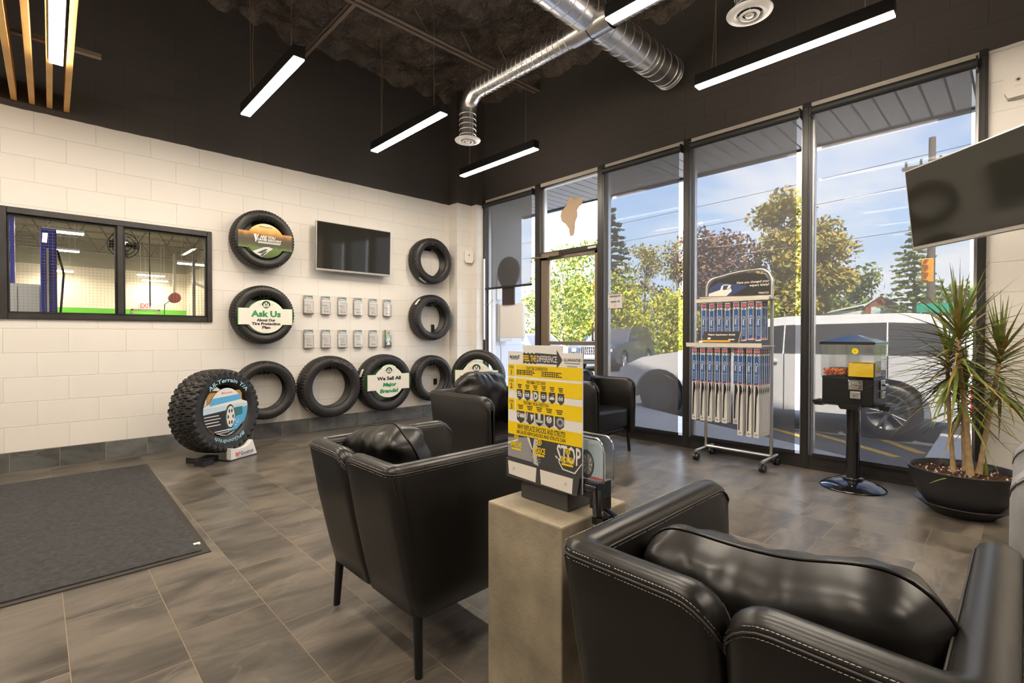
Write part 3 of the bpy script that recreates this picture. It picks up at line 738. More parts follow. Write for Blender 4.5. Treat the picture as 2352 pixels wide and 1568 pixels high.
def car(name, label, loc, rz, paint, rim, low, roof, belt, wr, wx, W, glass_side, grille=False, tail=True, seams=()):
    """low: lower body outline above the sill as (x,z); roof: greenhouse outline (x,z) from the front belt point over the roof to the rear"""
    t = thing(name, label, 'car', loc, rz)
    sill = .30; f, rr = low[0][0], low[-1][0]
    pts = [(f - .03, sill + .12)] + low + [(rr + .03, sill + .1), (rr + .12, sill)]
    for cx in sorted(wx): pts += [(cx - wr - .07, sill)] + arc_pts(cx, wr, wr + .07, PI - .05, .05) + [(cx + wr + .07, sill)]
    pts += [(f - .2, sill)]
    b = MB(); b.T = Matrix(((1, 0, 0, 0), (0, 0, 1, 0), (0, 1, 0, 0), (0, 0, 0, 1)))
    b.prism(pts, -W / 2, W / 2); o = b.build('body', paint, t); bevel(o, .045, 3)
    n = len(roof); zb = min(z for x, z in roof); zt = max(z for x, z in roof)
    hwid = lambda z: W / 2 - .05 - .17 * (z - zb) / (zt - zb)
    b = MB(); vs = []
    for (x, z) in roof: vs += [(x, hwid(z), z), (x, -hwid(z), z)]
    fs = [(2 * i, 2 * i + 1, 2 * i + 3, 2 * i + 2) for i in range(n - 1)] + [tuple(2 * i for i in reversed(range(n))), tuple(2 * i + 1 for i in range(n))]
    b.add(vs, fs); o = b.build('cabin', paint, t); bevel(o, .05, 3)
    for s in (-1, 1):
        for g in glass_side:
            b = MB(); b.poly([(x, s * (hwid(z) + .006), z) for (x, z) in (g if s > 0 else g[::-1])]); b.build('side_window', M['car_glass'], t)
    def across(p, q, k, nm, mt):
        (xa, za), (xb, zb2) = p, q; d = Vector((xb - xa, 0, zb2 - za)); nn = Vector((-d.z, 0, d.x)).normalized() * .008
        if nn.z < 0: nn = -nn
        ha, hb = hwid(za) - .1, hwid(zb2) - .1
        b = MB(); b.add([(xa + nn.x, ha, za + nn.z), (xa + nn.x, -ha, za + nn.z), (xb + nn.x, -hb, zb2 + nn.z), (xb + nn.x, hb, zb2 + nn.z)], [(0, 1, 2, 3)]); b.build(nm, mt, t)
    i0, i1 = k_front(roof); across(i0, i1, 0, 'windshield', M['car_glass'])
    across(roof[-1], roof[-2], 0, 'rear_window', M['car_glass'])
    for cx in wx:
        for s in (-1, 1): wheel(t, cx, s * (W / 2 - .13), s * -1, wr, rim)
    zf = low[1][1]
    for s in (-1, 1):
        b = MB(); b.T = tr(f - .10, s * (W / 2 - .22), zf - .13, 0, 0, s * -.5); b.bb(-.16, .13, -.1, .1, -.07, .07); o = b.build('head_lamp', M['head'], t); bevel(o, .03, 2)
        if tail:
            b = MB(); b.bb(rr - .02, rr + .14, s * W / 2 - (.10 if s > 0 else -.0) - .0 + (0 if s > 0 else -.012), s * W / 2 + (.012 if s > 0 else .10), low[-1][1] - .42, low[-1][1] - .05); o = b.build('tail_lamp', M['tail'], t); bevel(o, .02, 2)
        b = MB(); b.bb(-.1, .1, -.1, .1, -.06, .07); o = b.build('door_mirror', paint, t); o.location = (roof[0][0] - .55, s * (W / 2 + .08), belt + .09); bevel(o, .03, 2)
        if seams:
            b = MB()
            for (x, za, zb2) in seams: b.bb(x - .005, x + .005, s * W / 2 - .004, s * W / 2 + .004, za, zb2)
            b.build('door_seam', M['car_trim'], t)
            for (x, za, zb2) in seams[:2]:
                b = MB(); b.bb(x + .08, x + .30, s * W / 2 - .01, s * W / 2 + .03, belt - .15, belt - .11); o = b.build('door_handle', paint, t); bevel(o, .008)
    if grille:
        b = MB(); b.bb(f - .01, f + .045, -.42, .42, .48, .92, 0); b.bb(f + .045, f + .06, -.46, .46, .92, .95, 1); b.bb(f + .045, f + .06, -.46, .46, .45, .48, 1)
        for k in range(11): b.bb(f + .045, f + .058, -.40 + .08 * k - .012, -.40 + .08 * k + .012, .48, .92, 1)
        b.build('grille', [M['car_trim'], M['chrome']], t)
        b = MB()
        for k in range(4):
            b.T = frame((f + .064, -.15 + .1 * k, .76), (0, 1, 0), (0, 0, 1)); b.tube([(.065 * math.cos(a), .065 * math.sin(a), 0) for a in [2 * PI * q / 20 for q in range(20)]], .007, 5, 0, False, True)
        b.build('grille_rings', M['chrome'], t)
        b = MB(); b.bb(f + .06, f + .07, -.26, .26, .50, .63); b.build('number_plate', M['print_white'], t)
        b = MB(); b.bb(f - .02, f + .03, -.8, .8, .28, .42); b.build('lower_grille', M['car_trim'], t)
    return t
def k_front(roof): return roof[0], roof[1]
# white minivan parked along the front
low = [(3.80, .60), (3.76, .80), (3.35, .99), (2.70, 1.10), (-.78, 1.09), (-.92, .80)]
roof = [(2.80, 1.06), (1.62, 1.54), (1.2, 1.59), (-.2, 1.605), (-.62, 1.55), (-.88, 1.06)]
gs = [[(2.30, 1.10), (1.62, 1.47), (1.22, 1.51), (1.22, 1.10)], [(1.20, 1.10), (1.20, 1.51), (.02, 1.53), (.02, 1.10)], [(0.0, 1.10), (0.0, 1.53), (-.44, 1.51), (-.76, 1.18), (-.76, 1.10)]]
car('minivan', 'white minivan with dark wheels parked just outside the street windows', (8.85, 1.34, G), R(97.0), M['paint_white'], M['rim_dark'], low, roof, 1.12, .365, (0, 3.05), 1.95, gs, seams=((1.19, .3, 1.1), (0.0, .5, 1.1), (2.3, .3, 1.1)))
# dark suv farther off
low = [(3.95, .60), (3.92, .92), (3.3, 1.06), (2.4, 1.14), (-.75, 1.12), (-.95, .85)]
roof = [(2.5, 1.08), (1.55, 1.62), (.9, 1.72), (-.3, 1.70), (-.62, 1.62), (-.92, 1.08)]
gs = [[(2.0, 1.13), (1.5, 1.54), (.95, 1.60), (.95, 1.13)], [(.88, 1.13), (.88, 1.60), (-.02, 1.60), (-.02, 1.13)], [(-.08, 1.13), (-.08, 1.59), (-.42, 1.54), (-.66, 1.16)]]
car('suv', 'dark blue suv with a chrome ringed grille parked across the lot', (18.9, 12.3, G), R(194), M['paint_navy'], M['rim_silver'], low, roof, 1.12, .38, (0, 3.0), 1.95, gs, grille=True, tail=False, seams=((.92, .3, 1.1), (0.0, .5, 1.1)))
low = [(3.3, .55), (3.26, .72), (2.7, .86), (2.0, .93), (-.6, .92), (-.8, .7)]
roof = [(2.0, .9), (1.2, 1.36), (.6, 1.44), (-.1, 1.42), (-.5, 1.3), (-.85, .9)]
gs = [[(1.5, .95), (1.15, 1.28), (.6, 1.33), (.6, .95)], [(.54, .95), (.54, 1.33), (-.1, 1.32), (-.4, .97)]]
car('compact_car', 'light blue car seen past the white outdoor wall', (15.9, 15.6, G), R(250), M['paint_blue'], M['rim_silver'], low, roof, .94, .31, (0, 2.55), 1.72, gs)

# ---------------------------------------------------------------- trees
def leafcols(*c): return [mat('foliage %d' % i, x, .8) for i, x in enumerate(c)]
BARK = mat('grey bark', (.16, .13, .10), .9, bump=(20, .5, .02))
BIRCH = mat('pale birch bark', (.62, .58, .50), .8)
def leaves(b, c, rad, n, size, seed, nm, flat=1.0):
    r = random.Random(seed)
    for k in range(n):
        u = r.random() ** .45; th = r.uniform(0, 2 * PI); ph = math.acos(r.uniform(-1, 1))
        p = Vector((c[0] + rad[0] * u * math.sin(ph) * math.cos(th), c[1] + rad[1] * u * math.sin(ph) * math.sin(th), c[2] + rad[2] * u * math.cos(ph)))
        a = Vector((r.gauss(0, 1), r.gauss(0, 1), r.gauss(0, flat))).normalized(); q = a.orthogonal().normalized(); q = Matrix.Rotation(r.uniform(0, 6.28), 3, a) @ q
        s = size * r.uniform(.6, 1.3)
        b.add([p - a * s, p + q * s * .5, p + a * s, p - q * s * .5], [(0, 1, 2, 3)], r.randrange(nm))
def tree(name, label, x, y, h, w, cols, seed, blobs=14, n=150, size=.22, trunk=.14, bark=BARK, base=.12, cone=False, bare=False, group='trees across the street'):
    r = random.Random(seed); t = thing(name, label, 'tree', (x, y, G))
    b = MB(); b.tube([(0, 0, 0), (.1 * r.uniform(-1, 1), .1 * r.uniform(-1, 1), h * .4), (.2 * r.uniform(-1, 1), .2 * r.uniform(-1, 1), h * .93)], [trunk, trunk * .7, trunk * .15], 8)
    L = MB()
    if cone:
        k = 0; z = h * base
        while z < h:
            f = 1 - (z - h * base) / (h * (1 - base)); m = max(3, int(9 * f) + 3)
            for j in range(m):
                a = 2 * PI * j / m + k * .7 + r.uniform(-.2, .2); l = w * .5 * (f ** .8) * r.uniform(.7, 1.1) + .12
                tip = (l * math.cos(a), l * math.sin(a), z - .12 * l)
                b.tube([(0, 0, z), tip], [.03, .008], 4)
                for q in range(4):
                    g = (q + .7) / 4; leaves(L, (tip[0] * g, tip[1] * g, z - .12 * l * g), (l * .2 + .08, l * .2 + .08, .10), max(4, int(n * .06)), size, r.random(), len(cols), .4)
            z += h * .045; k += 1
    else:
        for k in range(blobs):
            a = r.uniform(0, 2 * PI); zz = r.uniform(base, .93); f = math.sin(PI * min(1, max(.05, (zz - base * .5) / (1.02 - base * .5)))) ** .6
            rr = w * .5 * f * r.uniform(.25, .8); c = (rr * math.cos(a), rr * math.sin(a), h * zz)
            b.tube([(0, 0, h * max(.1, zz - .25)), (c[0] * .5, c[1] * .5, h * (zz - .08)), c], [trunk * .35, trunk * .2, .015], 5)
            s = w * .22 * r.uniform(.7, 1.2); leaves(L, c, (s, s, s * .8), n, size, r.random(), len(cols))
    b.build('trunk', bark, t); o = L.build('foliage', cols, t); o['kind'] = 'stuff'
    t['group'] = group
    return t
YG = leafcols((.62, .60, .05), (.48, .54, .06), (.72, .60, .06), (.34, .42, .05))
DG = leafcols((.08, .12, .07), (.11, .15, .08), (.06, .09, .055))
OL = leafcols((.34, .31, .07), (.44, .34, .07), (.24, .26, .07), (.52, .36, .07))
PU = leafcols((.15, .085, .08), (.20, .11, .09), (.11, .07, .08), (.28, .17, .08))
MG = leafcols((.20, .27, .08), (.28, .32, .09), (.14, .19, .07))
LG = leafcols((.24, .32, .05), (.33, .38, .07), (.15, .24, .04), (.42, .36, .08))
tree('spruce_tree', 'tall dark spruce behind the notice on the window', 28.7, 19.9, 10.3, 5.2, DG, 3, cone=True, n=190, size=.17)
tree('young_maple', 'thin half bare tree between the dark spruce and purple maple', 43.6, 26.2, 10.6, 4.6, OL, 5, blobs=30, n=70, size=.17, trunk=.1)
tree('young_maple', 'thin half bare tree closest to the purple maple', 43.6, 22.6, 11.3, 4.4, OL, 6, blobs=30, n=70, size=.17, trunk=.1)
tree('yellow_shrub', 'bright yellow green shrub behind the dark suv', 23.2, 15.9, 4.3, 5.0, YG, 8, blobs=20, n=150, size=.13, trunk=.06, base=.08)
tree('yellow_shrub', 'bright yellow green shrub left of the wiper rack', 27.8, 14.9, 3.9, 4.6, YG, 9, blobs=20, n=150, size=.13, trunk=.06, base=.08)
tree('yellow_shrub', 'yellow green shrub at the right of the wiper rack', 31.5, 11.4, 4.0, 3.6, YG, 10, blobs=16, n=130, size=.13, trunk=.06, base=.08)
tree('purple_maple', 'dark purple maple behind the wiper rack', 35.9, 15.8, 9.4, 7.0, PU, 11, blobs=40, n=230, base=.05, size=.19)
tree('autumn_tree', 'tall olive green tree rising highest behind the mullion', 36.8, 11.9, 11.6, 5.0, OL, 12, blobs=42, n=230, base=.05, size=.19)
tree('autumn_tree', 'tall olive green tree behind the candy machine', 40.8, 10.4, 9.9, 5.6, OL, 13, blobs=40, n=230, base=.05, size=.19)
tree('leafy_tree', 'round green tree beside the distant house', 52.5, 9.2, 7.2, 6.0, MG, 14, blobs=18, n=120, size=.24)
tree('leafy_tree', 'low green trees left of the distant house', 50.4, 12.2, 5.4, 5.0, MG, 15, blobs=14, n=120, size=.24)
tree('spruce_tree', 'open branched conifer beside the traffic light', 45.8, 5.6, 9.4, 5.2, MG, 16, cone=True, n=90, size=.2)
tree('leafy_tree', 'green tree behind the street sign', 58, 4.4, 5.6, 6.0, MG, 17, blobs=16, n=120, size=.24)
tree('birch_tree', 'pale trunked birch seen through the upper door glass', 19.9, 16.9, 6.2, 4.0, LG, 18, blobs=24, n=130, size=.11, bark=BIRCH, trunk=.09)
tree('birch_tree', 'leaning birch at the right of the door glass', 22.4, 16.6, 6.6, 4.2, LG, 19, blobs=24, n=130, size=.11, bark=BIRCH, trunk=.09)
tree('birch_tree', 'far birch behind the door glass', 28.5, 24.0, 8.2, 6.0, LG, 20, blobs=24, n=130, size=.14, bark=BIRCH, trunk=.1)
tree('birch_tree', 'birch seen past the white outdoor wall', 21.5, 21.5, 4.2, 3.4, LG, 21, blobs=16, n=120, size=.12, bark=BIRCH, trunk=.08)
tree('leafy_hedge', 'low green hedge along the far side of the lot', 26.5, 22.5, 2.6, 9, LG, 22, blobs=24, n=120, size=.14, trunk=.05)
tree('leafy_hedge', 'far green hedge behind the parked suv', 46, 33, 5.0, 16, MG, 23, blobs=26, n=130, size=.25, trunk=.08)
tree('leafy_hedge', 'far green hedge behind the white minivan', 62, 17, 5.0, 18, MG, 24, blobs=28, n=130, size=.28, trunk=.08)
# ---------------------------------------------------------------- far house, signal, sign, wires
t = thing('house', 'distant white house with a small red brick gable', 'house', (46.4, 8.6, G)); t.rotation_euler = (0, 0, R(8))
b = MB(); b.bb(0, 3, 0, 2.6, 0, 3.3); b.bb(-.4, 3, -1.9, 0, 0, 3.6); b.build('wall', M['print_white'], t)
b = MB(); b.bb(-.43, -.40, -.35, 0, 0, 3.6); b.T = frame((-.43, 0, 0), (0, -1, 0), (0, 0, 1)); b.prism([(.12, 3.62), (1.78, 3.62), (.95, 4.25)], -.02, .02); b.build('brick_gable', mat('brick red', (.34, .12, .07), .8), t)
b = MB(); b.T = frame((-.5, 0, 0), (0, -1, 0), (0, 0, 1)); b.prism([(-.1, 3.55), (.95, 4.36), (2.0, 3.55), (2.0, 3.68), (.95, 4.52), (-.1, 3.68)], -3.4, .02); b.prism([(-2.8, 3.1), (0, 3.7), (0, 3.82), (-2.8, 3.22)], -3.4, -.3); b.build('roof', M['print_white'], t)
b = MB(); b.bb(-.44, -.40, -1.5, -.5, 1.8, 3.3); b.build('window', M['print_paleblue'], t)
t = thing('utility_pole', 'grey timber utility pole behind the traffic light', 'pole', (29.9, 3.05, G))
b = MB(); b.cyl((0, 0, 0), (0, 0, 10.5), .17, .13, 12); b.build('post', BARK, t)
b = MB(); b.bb(-.06, .06, -1.1, 1.1, 9.2, 9.35); b.build('cross_arm', BARK, t)
b = MB()
for y in (-.9, -.3, .4, .95): b.cyl((0, y, 9.35), (0, y, 9.6), .05, n=8)
b.cyl((0, .5, 8.0), (0, .5, 8.7), .2, n=12); b.build('insulator', M['car_trim'], t)
t = thing('traffic_light', 'yellow three lamp traffic light hanging at the right', 'traffic light', (28.4, 3.02, 3.45))
b = MB(); b.bb(-.15, .15, -.2, .2, 0, 1.05); o = b.build('case', mat('signal yellow', (.85, .40, .02), .5), t); bevel(o, .03)
for k in range(3):
    b = MB(); b.T = tr(-.15, 0, .2 + .33 * k, 0, R(-90), 0); b.lathe([(.13, 0), (.13, .22), (.12, .22), (.12, 0)], 16, a0=-.4, a1=PI + .4); b.build('visor', mat('visor yellow', (.80, .36, .02), .5), t)
b = MB(); b.bb(-.03, .03, -.03, .03, 1.05, 1.2); b.bb(-.03, 1.6, -.03, .03, 1.15, 1.2); b.build('arm', M['car_trim'], t)
t = thing('street_sign', 'green street name sign below the traffic light', 'sign', (26.2, 2.5, 2.05))
b = MB(); b.bb(-.01, .01, -.62, .62, 0, .36); b.build('plate', mat('street sign green', (.01, .42, .26), .5), t)
b = MB(); b.cyl((.03, 0, -2.3), (.03, 0, .3), .03, n=8); b.build('post', M['alu'], t)
for k, (z, lab) in enumerate([(9.6, 'upper overhead wire crossing the sky outside'), (8.3, 'middle overhead wire crossing the sky outside'), (6.2, 'lower overhead wire crossing the sky outside')]):
    b = MB(); b.tube([(0, -12 + 6 * i, -.9 * (1 - ((i - 6) / 6.0) ** 2)) for i in range(13)], .012, 5); o = b.build('overhead_wire', M['car_trim']); o.location = (29.9, 9 - 0, z + .2); tag(o, lab, 'wire')
# ================================================================== tires
def tire_parts(t, Rr, rr, W, style, mt):
    n = 216 if style == 'at' else 240
    side = [(rr - .004, -W * .30), (rr, -W * .40), (rr + .012, -W * .455), (rr + .020, -W * .462), (rr + .024, -W * .478), (rr + .5 * (Rr - rr), -W * .5), (Rr - .045, -W * .492), (Rr - .040, -W * .483), (Rr - .024, -W * .46)]
    tn = 15; tread = []
    for i in range(tn):
        u = -1 + 2 * i / (tn - 1); tread.append((Rr - .010 * abs(u) ** 3, u * W * .40))
    prof = side + tread + [(r, -y) for (r, y) in side[::-1]] + [(Rr - .022, W * .36), (Rr - .020, 0), (Rr - .022, -W * .36)]
    m = len(prof); ns = len(side); vs = []
    for k in range(n):
        a = 2 * PI * k / n; ca, sa = math.cos(a), math.sin(a)
        for i, (r, y) in enumerate(prof):
            if ns <= i < ns + tn:
                j = i - ns
                if style == 'at':
                    q = (k + (3 if j >= 7 else 0)) % 6; row = j // 3
                    if j % 3 == 2 and (k // 3) % 2 == 0: r -= .008
                    if (q + row * 2) % 6 == 0: r -= .012
                    if j in (0, 1, 13, 14): r += .002
                else:
                    if j in (3, 7, 11): r -= .009
                    if j in (0, 1, 2, 12, 13, 14) and k % 4 == 0: r -= .010
                    if j in (5, 9) and (k + j) % 6 == 0: r -= .005
            elif style == 'at' and (i == ns - 1 or i == ns + tn or i == ns - 2 or i == ns + tn + 1):
                d = (k % 6) < 4
                if d: r += .006; y += .010 * (-1 if y < 0 else 1)
                elif i in (ns - 1, ns + tn): r -= .010
            elif style != 'at' and i in (ns - 1, ns + tn) and k % 4 == 0: r -= .010
            vs.append((r * ca, y, r * sa))
    fa, fb = [], []
    for k in range(n):
        q = (k + 1) % n
        for i in range(m):
            j = (i + 1) % m; f = (k * m + i, k * m + j, q * m + j, q * m + i)
            (fb if ns - 1 <= i < ns + tn else fa).append(f)
    b = MB(); b.add(vs, fa, 0, True); b.build('sidewall', mt, t)
    b = MB(); b.add(vs, fb, 0, style != 'at'); b.build('tread', mt, t)

def tire_letters(t, items, rad, W, mt, name='raised_lettering'):
    b = MB(); b.T = frame((0, -W * .5 - .0012, 0), (1, 0, 0), (0, 0, 1))
    for (s, h, w, a, flip) in items:
        vs, fs, tw = text_mesh(s, .015, .15)
        out = []
        for v in vs:
            px, py = v.x * w / tw, v.y * h
            if flip: th = a + px / rad; q = rad - py
            else: th = a - px / rad; q = rad + py
            out.append((q * math.cos(th), q * math.sin(th), 0))
        b.add(out, fs, 0)
    b.build(name, mt, t)

def hook(x, z, lab):
    """black steel prongs that carry a tire by its upper bead"""
    t = thing('tire_hook', lab, 'hook', (x, YT - .002, z), group='black tire hooks on the block wall')
    b = MB(); b.bb(-.075, .075, -.008, 0, -.035, .03); b.build('back_plate', M['black_plastic'], t)
    for s in (-.055, -.018, .018, .055):
        b = MB(); b.tube([(s, -.006, -.01), (s, -.215, -.012), (s * 1.15, -.225, .0), (s * 1.25, -.232, .045)], .005, 6); b.build('prong', M['black_plastic'], t)
    return t

def wall_tire(label, x, z, Rr, rr, W, proto=None, rot=0.0, letters=None):
    loc = (x, YT - .004 - W / 2, z)
    if proto is None:
        t = thing('tire_display', label, 'tire', loc, group='tires hung on the block wall'); tire_parts(t, Rr, rr, W, 'road', M['rubber'])
    else:
        t = dup(proto, loc, label=label)
    if letters: tire_letters(t, letters, rr + .55 * (Rr - rr), W, M['letter'])
    t.rotation_euler = (0, rot, 0)
    return t
S1 = (.310, .205, .195)
T1 = wall_tire('top left wall tire framing the sunset road sign', 1.727, 2.112, *S1)
T2 = wall_tire('wall tire framing the Ask Us sign', 1.722, 1.326, *S1, proto=T1, rot=.7)
T3 = wall_tire('empty wall tire right of the flat screen, upper of the pair', 3.852, 2.110, *S1, proto=T1, rot=1.5)
T4 = wall_tire('empty wall tire near the corner, lower of the pair', 3.852, 1.350, *S1, proto=T1, rot=2.4)
T5 = wall_tire('empty low wall tire behind the big all terrain tire', 1.738, .530, *S1, proto=T1, rot=3.1)
T6 = wall_tire('low wall tire partly wrapped in clear film', 3.860, .532, *S1, proto=T1, rot=4.0)
S2 = (.355, .232, .225)
T7 = wall_tire('low empty wall tire with raised white maker lettering on top', 2.436, .520, *S2, letters=[('MICHELIN', .034, .26, PI / 2 - .42, False)])
T8 = wall_tire('low wall tire framing the We Sell All Major Brands sign', 3.138, .520, *S2, rot=0, proto=None)
for (x, z, r, l) in ((1.727, 2.112, .205, 'tire hook above the sunset road sign'), (1.722, 1.326, .205, 'tire hook above the Ask Us sign'), (3.852, 2.110, .205, 'tire hook in the upper tire right of the flat screen'), (3.852, 1.350, .205, 'tire hook in the lower tire near the corner'),
                   (1.738, .530, .205, 'tire hook in the low tire behind the all terrain tire'), (3.860, .532, .205, 'tire hook in the film wrapped low tire'), (2.436, .520, .232, 'tire hook in the low tire with white lettering'), (3.138, .520, .232, 'tire hook above the We Sell All sign')):
    hook(x, z + r - .012, l)
# clear film band on T6
b = MB(); n = 30
for k in range(n + 1):
    a = PI * .78 + .62 * k / n
    for (r, y) in ((.200, .02), (.212, -.085), (.26, -.102), (.30, -.09), (.314, -.07), (.314, .05)): b.v.append(Vector((r * math.cos(a) + .002 * math.sin(k * 2.1), y, r * math.sin(a))))
b.f = [(k * 6 + i, k * 6 + i + 1, (k + 1) * 6 + i + 1, (k + 1) * 6 + i) for k in range(n) for i in range(5)]; b.m = [0] * len(b.f); b.s = [False] * len(b.f)
o = b.build('wrapping_film', M['blister'], T6); o.rotation_euler = (0, -4.0, 0)
b = MB(); b.T = tr(0, 0, 0)
for (T, a, l) in ((T3, PI * 1.27, .12), (T7, PI * 1.2, .2), (T8, PI * .83, .10), (T4, PI * .72, .10)):
    b = MB(); Rr = S2[0] if T in (T7, T8) else S1[0]; W = S2[2] if T in (T7, T8) else S1[2]; vs = []
    for k in range(7):
        t_ = a + l / Rr * k / 6 + T.rotation_euler.y; vs += [((Rr + .003) * math.cos(t_), -W * .36, (Rr + .003) * math.sin(t_)), ((Rr + .003) * math.cos(t_), -W * .12, (Rr + .003) * math.sin(t_))]
    b.add(vs, [(2 * k, 2 * k + 1, 2 * k + 3, 2 * k + 2) for k in range(6)], 0, True); b.build('tread_label', M['paper'], T)

# ------------------------------------------------------------------ printed signs that sit in the tires
def badge_outline(rx, rz, hw_, hh, bump=0.0):
    """oval with a straight band through it, and an optional crown on top"""
    pts = []
    a0 = math.asin(min(.99, hh / rz))
    pts += [(hw_, -hh), (hw_, hh)]
    n = 24
    for k in range(n + 1):
        a = a0 + (PI - 2 * a0) * k / n; x, z = rx * math.cos(a), rz * math.sin(a)
        if bump and abs(x) < .095: z = max(z, rz + bump - .03 * (x / .095) ** 2)
        pts.append((x, z))
    pts += [(-hw_, hh), (-hw_, -hh)]
    for k in range(n + 1):
        a = PI + a0 + (PI - 2 * a0) * k / n; pts.append((rx * math.cos(a), rz * math.sin(a)))
    return pts
def shop_logo(b, x, z, s, n):
    """black ring with a green V, side wings and a name bar"""
    b.ring(x, z, .62 * s, s, n, 2, ry=.92); b.disc(x, z, .62 * s, n, 0, 24, .57 * s)
    b.poly([(x - .5 * s, z + .48 * s), (x - .2 * s, z + .48 * s), (x, z - .12 * s), (x + .2 * s, z + .48 * s), (x + .5 * s, z + .48 * s), (x + .12 * s, z - .42 * s), (x - .12 * s, z - .42 * s)], 1, n + .0004)
    for q in (-1, 1):
        for j in range(3): b.rect(x + q * (1.05 + .08 * j) * s if q > 0 else x - (1.9 - .18 * j) * s, x + (1.9 - .18 * j) * s if q > 0 else x - (1.05 + .08 * j) * s, z + (.12 - .28 * j) * s, z + (.24 - .28 * j) * s, n, 3)
    b.rect(x - 1.0 * s, x + 1.0 * s, z - .66 * s, z - .26 * s, n + .0008, 0); b.text('AUGHAN', .30 * s, x, z - .46 * s, n + .0012, 2, w=1.8 * s, bold=.02)
SG = [M['print_cream'], M['print_green'], M['print_black'], M['print_lgrey'], M['print_lime']]
def insert_sign(name, label, loc, out, rz=0.0):
    t = thing(name, label, 'sign', loc, rz)
    b = MB(); b.T = frame((0, 0, 0), (1, 0, 0), (0, 0, 1)); b.prism([(x * 1.022, z * 1.022) for x, z in out], -.010, -.002, 4); b.prism(out, -.008, 0, 0)
    b.build('board', SG, t)
    return t
yS = YT - .004 - .195 - .012
out = badge_outline(.185, .172, .262, .083, .0)
t = insert_sign('tire_insert_sign', 'white and green Ask Us sign set in the middle left tire', (1.725, yS, 1.306), out)
b = MB(); b.T = frame((0, 0, 0), (1, 0, 0), (0, 0, 1)); shop_logo(b, 0, .124, .042, .001)
b.text('Ask Us', .062, 0, .030, .001, 1, w=.29, bold=.045); b.text('About Our', .027, 0, -.036, .001, 2, w=.185, bold=.055); b.text('Tire Protection', .027, 0, -.074, .001, 2, w=.28, bold=.055); b.text('Plan', .027, 0, -.112, .001, 2, w=.08, bold=.055); b.build('lettering', SG, t)
out = badge_outline(.205, .190, .285, .095, .022)
t = insert_sign('tire_insert_sign', 'We Sell All Major Brands sign set in the low tire', (3.140, YT - .004 - .225 - .012, .535), out)
b = MB(); b.T = frame((0, 0, 0), (1, 0, 0), (0, 0, 1)); shop_logo(b, 0, .142, .043, .001)
b.text('We Sell All', .042, 0, .046, .001, 2, w=.33, bold=.05); b.text('Major', .045, .01, -.030, .001, 1, w=.19, bold=.055, shear=.12); b.text('Brands!', .045, 0, -.108, .001, 1, w=.255, bold=.055, shear=.12); b.build('lettering', SG, t)
# sunset road sign
t = thing('tire_insert_sign', 'sunset road advertising sign set in the top left tire', 'sign', (1.727, yS, 2.092))
out = badge_outline(.185, .176, .262, .085)
b = MB(); b.T = frame((0, 0, 0), (1, 0, 0), (0, 0, 1)); b.prism(out, -.008, 0, 0); b.build('board', [M['print_black']], t)
m, nt, bs = nt_new('sunset print'); L = nt.links
tc = N(nt, 'ShaderNodeTexCoord'); sp = N(nt, 'ShaderNodeSeparateXYZ'); L.new(tc.outputs['Object'], sp.inputs[0])
nz = N(nt, 'ShaderNodeTexNoise'); nz.inputs['Scale'].default_value = 14; L.new(tc.outputs['Object'], nz.inputs['Vector'])
ad = N(nt, 'ShaderNodeMath', operation='MULTIPLY_ADD'); ad.inputs[1].default_value = .05; L.new(nz.outputs['Fac'], ad.inputs[0]); L.new(sp.outputs['Z'], ad.inputs[2])
mr = N(nt, 'ShaderNodeMapRange'); mr.inputs[1].default_value = -.15; mr.inputs[2].default_value = .2; L.new(ad.outputs[0], mr.inputs[0])
rp = N(nt, 'ShaderNodeValToRGB'); e = rp.color_ramp.elements
e[0].position = 0; e[0].color = (.05, .09, .02, 1); e[1].position = 1; e[1].color = (.86, .66, .40, 1)
for p, c in ((.26, (.10, .17, .03)), (.36, (.06, .06, .025)), (.52, (.055, .045, .022)), (.64, (.15, .085, .03)), (.73, (.60, .28, .05)), (.85, (.84, .52, .17))):
    x = e.new(p); x.color = (*c, 1)
L.new(mr.outputs[0], rp.inputs[0]); L.new(rp.outputs[0], bs.inputs['Base Color']); bs.inputs['Roughness'].default_value = .3
b = MB(); b.T = frame((0, 0, 0), (1, 0, 0), (0, 0, 1)); b.poly(out, 0, .0006)
rd = [(-.13, -.118), (-.02, -.066), (.03, -.060), (.07, -.075), (.03, -.105), (-.04, -.168), (-.10, -.14)]
b.poly(rd, 3, .0012); b.poly([(-.09, -.132), (-.01, -.085), (.02, -.083), (-.04, -.135)], 4, .0016); b.poly([(-.06, -.155), (.0, -.105), (.012, -.108), (-.035, -.162)], 4, .0016)
b.poly([(-.118, .062), (-.088, .062), (-.10, -.012)], 1, .0014); b.poly([(-.078, .062), (-.068, .062), (-.098, -.022), (-.104, -.01)], 1, .0014)
b.text('ARE YOU', .030, .018, .040, .0014, 1, w=.155, bold=.03, shear=.2); b.text('DRIVER ENOUGH?', .022, .035, .010, .0014, 1, w=.235, bold=.03, shear=.2)
b.rect(-.075, .15, -.016, -.010, .0014, 1); b.rect(-.08, .14, -.027, -.021, .0014, 1)
b.text('BFGoodrich', .017, 0, .142, .0014, 2, w=.12, bold=.02)
b.build('print', [m, M['print_white'], M['print_navy'], M['print_lgrey'], M['print_dark']], t)

